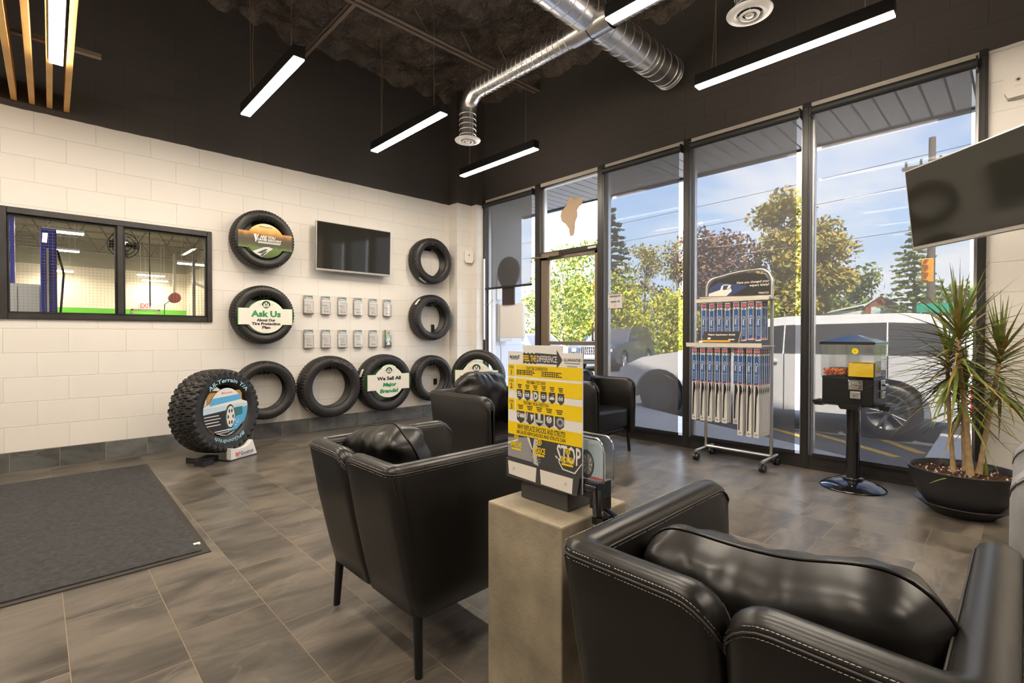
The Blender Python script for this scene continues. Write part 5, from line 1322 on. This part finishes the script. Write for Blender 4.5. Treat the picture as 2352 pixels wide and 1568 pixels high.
b.poly(ar, 3, n2); b.text('FEEL THE', .019, .097, V(.050), n3, 1, w=.053, bold=.02); b.text('DIFFERENCE.', .019, .167, V(.050), n3, 0, w=.082, bold=.01, shear=.1)
b.text('GUARANTEE', .0085, .262, V(.050), n2, 2, w=.062, bold=.01); b.rect(.234, .290, V(.078), V(.070), n2, 4); b.rect(.244, .280, V(.100), V(.093), n2, 4)
# lower picture strip: road, tire tread, STOP marking
b.rect(0, BW, V(1.0), V(.668), n1, 3)
b.poly([(0, V(.70)), (.09, V(.672)), (.115, V(.86)), (0, V(.85))], 4, n2); b.poly([(0, V(.74)), (.045, V(.70)), (.048, V(.71)), (0, V(.755))], 0, n3); b.poly([(.085, V(.672)), (.105, V(.76)), (.109, V(.76)), (.095, V(.672))], 0, n3)
b.poly([(.115, V(.672)), (.135, V(.672)), (.122, V(.77)), (.134, V(.875)), (.110, V(.865)), (.108, V(.76))], 5, n2)
for k in range(8): b.poly([(.128 - .002 * abs(k - 4), V(.69 + .022 * k)), (.142, V(.686 + .022 * k)), (.142, V(.694 + .022 * k)), (.128 - .002 * abs(k - 4), V(.698 + .022 * k))], 4, n3)
b.poly([(.205, V(.668)), (.298, V(.668)), (.298, V(.78)), (.272, V(.862)), (.228, V(.852)), (.200, V(.765))], 3, n2)
b.poly([(.199, V(.765)), (.203, V(.762)), (.230, V(.846)), (.271, V(.856)), (.298, V(.775)), (.298, V(.785)), (.273, V(.866)), (.228, V(.856))], 0, n3)
b.text('STOP', .050, .250, V(.735), n3, 0, w=.088, bold=.02)
for (x, s_, f) in ((.038, 'IMPROVE', .745), (.137, 'REDUCE', .752), (.246, 'SHORTEN', .775)):
    b.text(s_, .017, x, V(f), n3 + .0006, 1, w=.048, bold=.035); b.rect(x - .021, x + .021, V(f + .045), V(f + .030), n3 + .0006, 1)
    b.disc(x + .001, V(f - .062), .0095, n3 + .0006, 1); b.ring(x + .001, V(f - .062), .004, .006, n3 + .0009, 3)
b.build('printed_board', P, t)
b = MB(); b.T = frame((-.0046, .145, .066), (0, -1, 0), (0, 0, 1)); b.prism([(0, -.004), (BW - .012, -.004), (BW - .004, .05), (0, .055)], -.001, .003, 0)
b.poly([(.012, .006), (.128, .002), (.132, .046), (.008, .048)], 1, .0036); b.poly([(.150, .002), (.268, -.001), (.272, .043), (.146, .045)], 1, .0036)
b.disc(.035, .026, .0055, .004, 2); b.disc(.245, .022, .0055, .004, 2); b.build('bumper', [M['print_dark'], M['white_plastic'], M['print_lgrey']], t)
b = MB(); b.tube([(.02, -.155, .09), (.02, -.195, .09)], .016, 12); b.tube([(.02, -.185, .095), (.0, -.205, .02)], .013, 10); b.bb(-.005, .02, -.225, -.19, .0, .02); b.tube([(.05, -.2, .02), (.02, -.275, .012)], .014, 10); b.build('shock_arm', M['gloss_black'], t)
t2 = thing('leaflet_holder', 'clear acrylic leaflet holder with a wheel picture behind the display', 'leaflet holder', (1.100, .862, .709))
t2.scale = (1, .8, 1)
b = MB(); pts = [(.0, 0), (.135, 0), (.135, .085)] + [(.10 + .035 * math.cos(a), .085 + .035 * math.sin(a)) for a in [PI / 2 * k / 6 for k in range(1, 7)]] + [(0, .12)]
b.T = frame((0, .04, 0), (0, -1, 0), (0, 0, 1)); b.prism(pts, 0, .003); b.prism(pts, -.045, -.042); b.build('case', M['acrylic'], t2)
b = MB(); b.tube([(0, .04 - x, z) for x, z in pts[1:]], .0025, 6); b.tube([(.045, .04 - x, z) for x, z in pts[1:]], .0025, 6); b.build('rim', M['chrome'], t2)
b = MB(); b.T = frame((.012, .04, .002), (0, -1, 0), (0, 0, 1)); b.prism([(.004, 0), (.130, 0), (.128, .08), (.10, .108), (.004, .108)], -.002, 0, 0)
b.rect(.004, .13, 0, .006, .0004, 3); b.disc(.050, .038, .034, .0005, 1, 28, .040); b.disc(.055, .038, .024, .0008, 2, 28, .030)
for k in range(9): a = 2 * PI * k / 9; b.poly([(.055 + .004 * math.cos(a), .038 + .004 * math.sin(a)), (.055 + .021 * math.cos(a + .12), .038 + .026 * math.sin(a + .12)), (.055 + .021 * math.cos(a - .12), .038 + .026 * math.sin(a - .12))], 4, .0011)
b.build('leaflet', [M['print_paleblue'], M['print_dark'], M['print_grey'], M['print_red'], M['print_white']], t2)

# ================================================================== wiper rack
t = thing('display_rack', 'silver tube display rack on casters holding wiper packages', 'display rack', (4.42, 1.745, 0))
b = MB(); hy = .28
arch = [(0, hy, .10), (0, hy, 1.40)] + [(0, hy - .004 - .10 * (1 - math.cos(a)), 1.53 + .10 * math.sin(a)) for a in [PI / 2 * k / 8 for k in range(9)]] + [(0, .06, 1.655), (0, -.06, 1.67)] + [(0, -hy + .11 * (1 - math.sin(a)), 1.56 + .11 * math.cos(a)) for a in [PI / 2 * k / 8 for k in range(9)]] + [(0, -hy, 1.40), (0, -hy, .10)]
b.tube(arch, .0135, 10); b.tube([(0, hy, .10), (0, -hy, .10)], .0125, 10); b.tube([(-.03, hy + .045, 1.452), (0, -hy, 1.438)], .0125, 10); b.build('tube_frame', M['satin_steel'], t)
for s in (1, -1):
    b = MB(); b.tube([(.14, s * hy, .085), (-.20, s * hy, .085)], .0135, 10); b.build('foot', M['satin_steel'], t)
    for x in (-.19, .13):
        w = thing('caster', None, None, (x, s * hy, 0)); w.parent = t
        b = MB(); b.T = tr(0, 0, .03, R(90)); b.cyl((0, 0, -.022), (0, 0, -.004), .029, n=18); b.cyl((0, 0, .004), (0, 0, .022), .029, n=18); b.build('wheel', M['black_plastic'], w)
        b = MB(); b.bb(-.012, .012, -.004, .004, .028, .07); b.cyl((0, 0, .06), (0, 0, .085), .008, n=8); b.build('fork', M['black_plastic'], w)
H = [M['print_black'], M['print_cream'], M['print_navy'], M['print_lgrey'], M['print_dark']]
b = MB(); b.T = frame((-.004, 0, 0), (0, -1, 0), (0, 0, 1))
pl = [(-hy + .016, 1.455), (hy - .016, 1.445), (hy - .016, 1.555), (hy - .06, 1.625), (.06, 1.652), (-.06, 1.638), (-hy + .07, 1.60), (-hy + .02, 1.545)]
b.prism(pl, -.005, 0, 0)
b.poly([(-hy + .018, 1.46), (-.06, 1.457), (.09, 1.535), (-.03, 1.56), (-.16, 1.585), (-hy + .03, 1.54)], 2, .0004); b.poly([(-hy + .018, 1.46), (-.10, 1.458), (-.05, 1.50), (-.06, 1.53), (-.11, 1.515), (-.16, 1.515), (-hy + .025, 1.49)], 1, .0008)
b.poly([(-.155, 1.515), (-.14, 1.555), (-.125, 1.552), (-.13, 1.515)], 1, .0008); b.poly([(-.10, 1.515), (-.075, 1.56), (-.055, 1.552), (-.07, 1.52)], 1, .0008); b.rect(-.13, -.08, 1.552, 1.562, .001, 3)
b.text('Have you changed your', .020, .258, 1.570, .0006, 1, w=.265, bold=.015, align='R'); b.text('wipers lately?', .020, .258, 1.540, .0006, 1, w=.16, bold=.015, align='R'); b.text('TRICO', .015, .255, 1.470, .0006, 1, w=.085, bold=.03, align='R'); b.build('header_sign', H, t)
YR1 = [1.946, 1.876, 1.808, 1.742, 1.67, 1.607, 1.552, 1.491]; YR2 = [2.007, 1.932, 1.867, 1.803, 1.741, 1.662, 1.613, 1.544, 1.487]
ox, oy = 4.42, 1.745
b = MB(); b.bb(-.235, .02, -.335, .272, 1.402, 1.412); b.bb(-.24, -.232, -.335, .272, 1.395, 1.428); o = b.build('upper_shelf', M['strip'], t)
b = MB(); b.bb(-.285, .02, -.30, .33, 1.018, 1.026); b.bb(-.29, -.28, -.30, .33, 1.012, 1.046); b.build('lower_shelf', M['strip'], t)
b = MB()
for y in YR1: b.tube([(.0, y - oy, 1.396), (-.228, y - oy, 1.396), (-.236, y - oy, 1.402)], .002, 5)
for y in YR2: b.tube([(.0, y - oy, 1.011), (-.277, y - oy, 1.011), (-.285, y - oy, 1.016)], .002, 5)
b.build('peg_hooks', M['chrome'], t)
PM = [M['print_white'], M['print_blue'], M['print_red'], M['print_pink'], M['print_cream'], M['print_navy'], M['print_black']]
def pack(L, lab, grp, front=True):
    p = thing('wiper_package', lab, 'wiper package', group=grp)
    hw2 = .0205; b = MB(); b.bb(-.001, .001, -hw2, hw2, -L, 0, 0)
    b.T = frame((-.0014, 0, 0), (0, -1, 0), (0, 0, 1)); bl = .295 if L > .45 else L - .012
    b.rect(-.0165, .0165, -bl, -.052, 0, 1); b.rect(-.0165, .0165, -.046, -.008, 0, 5); b.disc(0, -.026, .0155, .0004, 3, 18, .013); b.rect(-.011, .009, -.031, -.021, .0008, 2); b.rect(-.0165, .0165, -.062, -.046, .0002, 4); b.rect(-.006, .006, -.058, -.050, .0005, 6)
    b.poly([(-.0165, -bl), (.0165, -bl), (.0165, -bl + .012), (-.0165, -bl - .004)], 2, .0004)
    b.text('Clear', .020, .001, -.155, .0005, 0, w=.082, rot=-PI / 2, bold=.02)
    b.rect(-.010, .010, -.215, -.211, .0004, 0); 
    for k in range(5): b.rect(-.011, .010, -.226 - .012 * k, -.2235 - .012 * k, .0004, 4) if .23 + .012 * k < bl - .01 else None
    if L > .45: b.rect(-.012, .012, -L + .012, -L + .030, .0004, 4); [b.rect(-.009 + .004 * k, -.007 + .004 * k, -L + .014, -L + .028, .0007, 6) for k in range(5)]
    b.build('printed_card', PM, p)
    if L > .45:
        b = MB(); b.T = frame((-.004, 0, 0), (0, -1, 0), (0, 0, 1)); bt = -bl - .006; bb_ = -L + .045
        b.prism([(-.011, bb_), (-.004, bb_), (.000, (bt + bb_) * .5), (.004, bt - .09), (.016, bt - .05), (.014, bt - .03), (.006, bt), (-.004, bt), (-.009, (bt + bb_) * .5)], 0, .006); b.build('wiper_blade', M['black_plastic'], p)
    b = MB(); b.bb(-.017, -.002, -hw2, hw2, -L, 0); o = b.build('clear_blister', M['blister'], p)
    return p
protos = {}
cnt = {}
ordn = ['first', 'second', 'third', 'fourth', 'fifth', 'sixth', 'seventh', 'eighth', 'ninth']
def hang(L, x, y, z, lab, grp):
    if L not in protos: protos[L] = pack(L, lab, grp); protos[L].location = (x, y, z)
    else: dup(protos[L], (x, y, z), label=lab, group=grp)
for i, y in enumerate(YR1):
    hang(.318, 4.196, y, 1.391 - (.008 if i % 2 else 0), 'short blue wiper package, %s from the left in the top rack row' % ordn[i], 'front wiper packages on the rack')
    for k in range(4 if i == 7 else 2): hang(.318, 4.222 + .03 * k, y - .003 * k, 1.391, 'clear wrapped wiper package hidden behind the front ones in the top row', 'stacked wiper packages, top row')
for i, y in enumerate(YR2):
    L = .63 if i < 6 else .715
    hang(L, 4.147 + (.03 if i == 5 else 0), y, 1.005, '%s blue wiper package, %s from the left in the bottom rack row' % ('long' if i < 6 else 'longest', ordn[i]), 'front wiper packages on the rack')
    for k in range(6 if i == 8 else 2): hang(L, 4.185 + .032 * k, y - .003 * k, 1.005, 'clear wrapped wiper package hidden behind the front ones in the bottom row', 'stacked wiper packages, bottom row')
t = thing('guide_book', 'black wiper guide book lying tilted on the lower rack shelf', 'book', (4.165, 1.765, 1.046), R(0))
b = MB(); b.T = frame((-.02, .165, 0), (0, -1, 0), (.45, 0, .89)); b.prism([(0, 0), (.305, 0), (.305, .098), (0, .098)], .0, .020, 1); b.prism([(0, 0), (.305, 0), (.305, .098), (0, .098)], .020, .0215, 0)
b.text('Wiper Application Guide', .013, .155, .068, .022, 2, w=.23, bold=.03, shear=.1); b.rect(.0, .24, 0, .014, .0219, 3); b.rect(.045, .07, .022, .040, .022, 2); b.rect(.222, .272, .018, .026, .022, 2)
b.build('cover', [M['print_black'], M['print_cream'], M['print_cream'], M['print_orange']], t)

# ================================================================== candy machine
t = thing('candy_machine', 'black candy vending machine with clear bins on a round base', 'vending machine', (4.29, .865, 0), R(-6))
b = MB(); b.lathe([(.205, 0), (.207, .006), (.200, .012), (.17, .03), (.12, .052), (.07, .062), (.0001, .064)], 48); b.build('base', M['gloss_black'], t)
b = MB(); b.cyl((0, 0, .06), (0, 0, .60), .044, n=28); b.lathe([(.066, .062), (.068, .07), (.066, .078), (.044, .08)], 28); b.build('pole', M['gloss_black'], t)
b = MB(); b.bb(-.135, .135, -.165, .165, .605, .615); b.bb(-.13, .13, -.16, .16, .615, .815); o = b.build('body', M['satin_black'], t); bevel(o, .006)
b = MB(); b.bb(-.1305, .1305, -.1605, .1605, .80, .812); b.build('body_trim', M['gloss_black'], t)
b = MB()
for (y0, y1) in ((-.165, -.004), (.004, .165)):
    for (x0, x1) in ((-.14, -.005), (.005, .14)):
        b.bb(x0, x1, y0, y1, .815, .817); s = .003
        for (p0, p1, q0, q1) in ((x0, x0 + s, y0, y1), (x1 - s, x1, y0, y1), (x0, x1, y0, y0 + s), (x0, x1, y1 - s, y1)): b.bb(p0, p1, q0, q1, .817, 1.045)
b.build('clear_bins', M['acrylic'], t)
r3 = random.Random(4); b = MB()
for k in range(170):
    x, y, z = r3.uniform(-.128, -.015), r3.uniform(.015, .152), .827 + r3.uniform(0, .038); rr = r3.uniform(.008, .012)
    b.T = tr(x, y, z, r3.random() * 6, r3.random() * 6, 0); b.add([(rr, 0, 0), (-rr, 0, 0), (0, rr, 0), (0, -rr, 0), (0, 0, rr * .8), (0, 0, -rr * .8)], [(0, 2, 4), (2, 1, 4), (1, 3, 4), (3, 0, 4), (2, 0, 5), (1, 2, 5), (3, 1, 5), (0, 3, 5)], k % 3 == 0)
o = b.build('red_candy', [M['candy_red'], M['print_orange']], t); o['kind'] = 'stuff'
b = MB(); nx_, ny_ = 14, 16; x0, x1, y0, y1 = -.134, -.010, -.159, -.010
vs = [(x0 + (x1 - x0) * i / nx_, y0 + (y1 - y0) * j / ny_, .918 + .006 * noise.noise(Vector((i * .5, j * .5, 0)))) for j in range(ny_ + 1) for i in range(nx_ + 1)]
b.add(vs, [(j * (nx_ + 1) + i, j * (nx_ + 1) + i + 1, (j + 1) * (nx_ + 1) + i + 1, (j + 1) * (nx_ + 1) + i) for j in range(ny_) for i in range(nx_)], 0, True); b.bb(x0, x1, y0, y1, .820, .914); o = b.build('yellow_candy', M['candy_yellow'], t); o['kind'] = 'stuff'
b = MB(); b.bb(.012, .134, -.159, -.01, .82, .86); b.bb(.012, .134, .01, .159, .82, .87); o = b.build('dark_candy', M['print_navy'], t); o['kind'] = 'stuff'
b = MB(); ol = [(-.150, -.172), (-.150, .172), (.150, .172), (.150, -.172)]; vs = [(x, y, 1.045) for x, y in ol] + [(x, y, 1.062) for x, y in ol] + [(-.02, -.03, 1.112), (-.02, .03, 1.112), (.02, .03, 1.112), (.02, -.03, 1.112)]
b.add(vs, [(0, 1, 2, 3)] + [(i, (i + 1) % 4, 4 + (i + 1) % 4, 4 + i) for i in range(4)] + [(4 + i, 4 + (i + 1) % 4, 8 + (i + 1) % 4, 8 + i) for i in range(4)] + [(8, 9, 10, 11)]); o = b.build('lid', M['gloss_black'], t); bevel(o, .004)
b = MB(); b.T = frame((-.1405, -.052, 1.0), (0, -1, 0), (0, 0, 1)); b.disc(0, 0, .021, .0006, 0); b.rect(-.0015, .0015, -.012, .006, .001, 1); b.build('price_dot', [M['print_yellow'], M['print_dark']], t)
b = MB(); b.T = frame((-.02, -.1655, .875), (1, 0, 0), (0, 0, 1)); b.rect(-.10, .02, -.05, .055, .0005, 0); b.text('Ru', .045, -.03, 0, .001, 2, w=.09, bold=.06, shear=.3); b.text('Ru', .045, -.03, 0, .0014, 1, w=.085, bold=.02, shear=.3); b.build('side_label', [M['print_white'], M['print_yellow'], M['print_black']], t)
def coin(par, y, x, az):
    w = thing('coin_mechanism', None, None, (x, y, .76), az); w.parent = par
    b = MB(); b.bb(-.012, 0, -.045, .045, -.035, .035); o = b.build('plate', M['chrome'], w); bevel(o, .005)
    b = MB(); b.T = frame((-.0125, 0, 0), (0, -1, 0), (0, 0, 1)); b.ring(0, 0, .018, .024, .002, 0); b.build('ring', M['satin_steel'], w)
    b = MB(); b.bb(-.034, -.012, -.03, .03, -.008, .008); b.cyl((-.02, 0, 0), (-.0, 0, 0), .012, n=12); o = b.build('handle', M['chrome'], w); bevel(o, .004)
    b = MB(); b.bb(-.012, 0, -.032, .032, -.095, -.045); b.bb(-.016, -.012, -.030, .030, -.058, -.045); o = b.build('price_flap', M['alu'], w); bevel(o, .003)
    b = MB(); b.T = frame((-.0125, 0, -.073), (0, -1, 0), (0, 0, 1)); b.ring(0, 0, .0165, .018, .0004, 0); b.text('$1', .015, -.004, 0, .0004, 0, bold=.02); b.text('00', .007, .0085, .004, .0004, 0); b.build('price', M['print_dark'], w)
coin(t, -.055, -.13, 0); coin(t, -.160, .04, R(90)); coin(t, .160, .04, R(-90))
for (x, y, rz) in ((-.155, -.03, 0), (-.02, -.205, R(90)), (-.02, .205, R(-90))):
    b = MB(); b.T = tr(x, y, .588, 0, 0, rz); b.add([(-.025, -.055, 0), (.025, -.055, 0), (.025, .055, 0), (-.025, .055, 0), (-.04, -.07, .035), (.03, -.07, .035), (.03, .07, .035), (-.04, .07, .035), (-.022, -.052, .004), (.022, -.052, .004), (.022, .052, .004), (-.022, .052, .004), (-.037, -.067, .036), (.027, -.067, .036), (.027, .067, .036), (-.037, .067, .036)],
        [(3, 2, 1, 0), (0, 1, 5, 4), (1, 2, 6, 5), (2, 3, 7, 6), (3, 0, 4, 7), (8, 9, 10, 11), (8, 12, 13, 9), (9, 13, 14, 10), (10, 14, 15, 11), (11, 15, 12, 8), (4, 5, 13, 12), (5, 6, 14, 13), (6, 7, 15, 14), (7, 4, 12, 15)]); b.build('catch_tray', M['black_plastic'], t)

# ================================================================== potted dracaena
t = thing('plant_saucer', 'round black saucer under the plant pot', 'saucer', (4.15, .262, 0))
b = MB(); b.lathe([(.0001, 0), (.135, 0), (.15, .006), (.225, .066), (.236, .074), (.228, .076), (.14, .012), (.0001, .010)], 48); b.build('dish', M['pot'], t)
t = thing('potted_dracaena', 'tall strap leaved dracaena with bare canes in a black pot', 'potted plant', (4.15, .262, 0))
b = MB(); b.lathe([(.0001, .012), (.13, .012), (.15, .02), (.21, .10), (.252, .19), (.270, .275), (.276, .281), (.268, .283), (.258, .276), (.25, .23)], 56); b.build('pot', M['pot'], t)
b = MB(); vs = [(0, 0, .248)]; fs = []
for q in range(1, 9):
    for k in range(36):
        a = 2 * PI * k / 36; rr = .255 * q / 8; vs.append((rr * math.cos(a), rr * math.sin(a), .240 + .012 * noise.noise(Vector((rr * 30 * math.cos(a), rr * 30 * math.sin(a), 2)))))
for k in range(36): fs.append((0, 1 + k, 1 + (k + 1) % 36))
for q in range(7):
    for k in range(36): a_, c_ = 1 + q * 36, 1 + (q + 1) * 36; fs.append((a_ + k, c_ + k, c_ + (k + 1) % 36, a_ + (k + 1) % 36))
b.add(vs, fs, 0, True)
r4 = random.Random(8)
for k in range(420):
    a, rr = r4.uniform(0, 6.28), .25 * math.sqrt(r4.random()); s = r4.uniform(.004, .010); b.T = tr(rr * math.cos(a), rr * math.sin(a), .248 + r4.uniform(-.004, .006), r4.random() * 6, r4.random() * 6, r4.random() * 6)
    b.bb(-s, s, -s * .5, s * .5, -s * .25, s * .25, 0 if r4.random() < .8 else 1)
o = b.build('bark_soil', [M['soil'], M['paper']], t); o['kind'] = 'stuff'
right = Vector((.7206, -.6934, 0)); fwd = Vector((.6934, .7206, 0))
def P3(r_, f_, z): return right * r_ + fwd * f_ + Vector((0, 0, z))
canes = [([P3(.02, -.03, .245), P3(-.01, -.03, .6), P3(-.05, -.02, .95), P3(-.055, -.02, 1.15)], .020), ([P3(-.03, .03, .245), P3(-.06, .03, .6), P3(-.075, .03, .88), P3(-.08, .02, 1.02)], .016), ([P3(.10, .0, .245), P3(.15, .01, .5), P3(.215, .02, .80), P3(.245, .02, 1.0)], .018), ([P3(.065, .06, .245), P3(.06, .07, .5), P3(.07, .08, .72), P3(.08, .08, .82)], .012)]
for pts, r_ in canes:
    b = MB(); full = []; rs = []
    for i in range(len(pts) - 1):
        for k in range(9):
            full.append(pts[i].lerp(pts[i + 1], k / 9)); rs.append(r_ * .74 * (1.12 if (len(full) % 2) else .98) * (1 - .25 * (i * 9 + k) / 27) * (1.35 if len(full) < 3 else 1))
    full.append(pts[-1]); rs.append(r_ * .7); b.tube(full, rs, 12); b.build('cane', M['cane'], t)
def strap(b, root, d, ln, wd, droop, mt):
    d = d.normalized(); side = d.cross(Vector((0, 0, 1))); side = side.normalized() if side.length > .05 else Vector((r4.uniform(-1, 1), r4.uniform(-1, 1), 0)).normalized()
    p = root.copy(); vs = []; ns = 7
    for i in range(ns + 1):
        f = i / ns; w_ = wd * (.55 + .45 * math.sin(PI * min(1, f * 1.6))) * (1 - f ** 3) + .0006; up = side.cross(d) * w_ * .35
        vs += [p - side * w_ + up, p, p + side * w_ + up]
        d = (d + Vector((0, 0, -droop / ns))).normalized(); p = p + d * (ln / ns)
        if p.x > .39: p.x = .39 + .02 * i / ns; d = Vector((0, d.y, d.z)).normalized()
    fs = []
    for i in range(ns): a_ = i * 3; fs += [(a_, a_ + 1, a_ + 4, a_ + 3), (a_ + 1, a_ + 2, a_ + 5, a_ + 4)]
    b.add(vs, fs, mt, True)
def crown(top, n_up, n_down, ln, dz, seed):
    b = MB(); rr = random.Random(seed)
    for k in range(n_up):
        a = k * 2.4 + rr.uniform(-.3, .3); e = R(88 - 66 * (k / n_up) ** .8); d = Vector((math.cos(a) * math.cos(e), math.sin(a) * math.cos(e), math.sin(e)))
        strap(b, top - Vector((0, 0, .10 * k / n_up)), d, ln * rr.uniform(.78, 1.06), .0125, .35 * (k / n_up), 0 if rr.random() < .74 else 1)
    for k in range(n_down):
        a = k * 2.4 + 1 + rr.uniform(-.4, .4); e = R(30 - 68 * (k / n_down)); d = Vector((math.cos(a) * math.cos(e), math.sin(a) * math.cos(e), math.sin(e)))
        strap(b, top - Vector((0, 0, .10 + dz * k / n_down)), d, ln * rr.uniform(.95, 1.35), .0092, .48, 0 if rr.random() < .68 else 1)
    b.build('leaf_crown', [M['leaf'], M['leaf_edge']], t)
crown(canes[0][0][-1] + Vector((0, 0, .03)), 34, 66, .40, .24, 1); crown(canes[2][0][-1] + Vector((0, 0, .03)), 28, 56, .36, .22, 2); crown(canes[1][0][-1], 10, 46, .34, .16, 3); crown(canes[3][0][-1], 14, 34, .34, .12, 4)
b = MB(); strap(b, P3(-.10, -.12, .25), P3(-1, -.2, .25), .26, .011, .5, 0); strap(b, P3(.09, -.06, .25), P3(-.15, -.1, 1), .14, .010, .1, 0); b.build('fallen_leaf', M['leaf'], t)
# ================================================================== camera, sky, sun
cam = bpy.data.cameras.new('camera'); co = bpy.data.objects.new('camera', cam); COL.objects.link(co)
cam.sensor_width = 36.0; cam.lens = 36.0 * 1134.0 / 2352.0; cam.clip_start = .05; cam.clip_end = 400
co.location = (0, 0, 1.11)
yaw, pit = R(46.1), math.atan(14 / 1134.0)
f = Vector((math.cos(yaw) * math.cos(pit), math.sin(yaw) * math.cos(pit), -math.sin(pit)))
co.rotation_euler = f.to_track_quat('-Z', 'Y').to_euler()
SC.camera = co

w = bpy.data.worlds.new('sky'); SC.world = w; w.use_nodes = True; nt = w.node_tree; nt.nodes.clear(); L = nt.links
out = N(nt, 'ShaderNodeOutputWorld'); bg = N(nt, 'ShaderNodeBackground'); L.new(bg.outputs[0], out.inputs[0])
tc = N(nt, 'ShaderNodeTexCoord'); mp = N(nt, 'ShaderNodeMapping'); mp.inputs['Scale'].default_value = (1.6, 1.6, 5.0); mp.inputs['Location'].default_value = (.4, .2, .1)
nz = N(nt, 'ShaderNodeTexNoise'); nz.inputs['Scale'].default_value = 1.5; nz.inputs['Detail'].default_value = 7; nz.inputs['Roughness'].default_value = .55; nz.inputs['Distortion'].default_value = .4
L.new(tc.outputs['Generated'], mp.inputs[0]); L.new(mp.outputs[0], nz.inputs['Vector'])
rp = N(nt, 'ShaderNodeValToRGB'); rp.color_ramp.elements[0].position = .40; rp.color_ramp.elements[1].position = .60; L.new(nz.outputs['Fac'], rp.inputs[0])
sp = N(nt, 'ShaderNodeSeparateXYZ'); L.new(tc.outputs['Generated'], sp.inputs[0])
gr = N(nt, 'ShaderNodeValToRGB'); e = gr.color_ramp.elements
e[0].position = .0; e[0].color = (.80, .88, 1.0, 1); e[1].position = .55; e[1].color = (.20, .42, .95, 1); x = e.new(.16); x.color = (.55, .74, 1.0, 1)
L.new(sp.outputs['Z'], gr.inputs[0])
mx = N(nt, 'ShaderNodeMixRGB'); L.new(rp.outputs[0], mx.inputs['Fac']); L.new(gr.outputs[0], mx.inputs['Color1']); mx.inputs['Color2'].default_value = (1.0, 1.0, 1.02, 1)
L.new(mx.outputs[0], bg.inputs[0]); bg.inputs[1].default_value = 4.4

sl = bpy.data.lights.new('sun', 'SUN'); so = bpy.data.objects.new('sun', sl); COL.objects.link(so)
sl.energy = 24.0; sl.color = (1.0, .90, .74); sl.angle = R(1.2)
so.rotation_euler = Vector((.44, .34, -.84)).to_track_quat('-Z', 'Y').to_euler()

vs = SC.view_settings; SC.display_settings.display_device = 'sRGB'
vs.view_transform = 'Standard'; vs.look = 'None'; vs.gamma = 1.0; vs.use_curve_mapping = False; vs.exposure = 0.0
cy = SC.cycles
cy.max_bounces = 8; cy.diffuse_bounces = 4; cy.glossy_bounces = 3; cy.transmission_bounces = 4; cy.transparent_max_bounces = 24
cy.caustics_reflective = False; cy.caustics_refractive = False; cy.sample_clamp_indirect = 6.0; cy.use_denoising = True
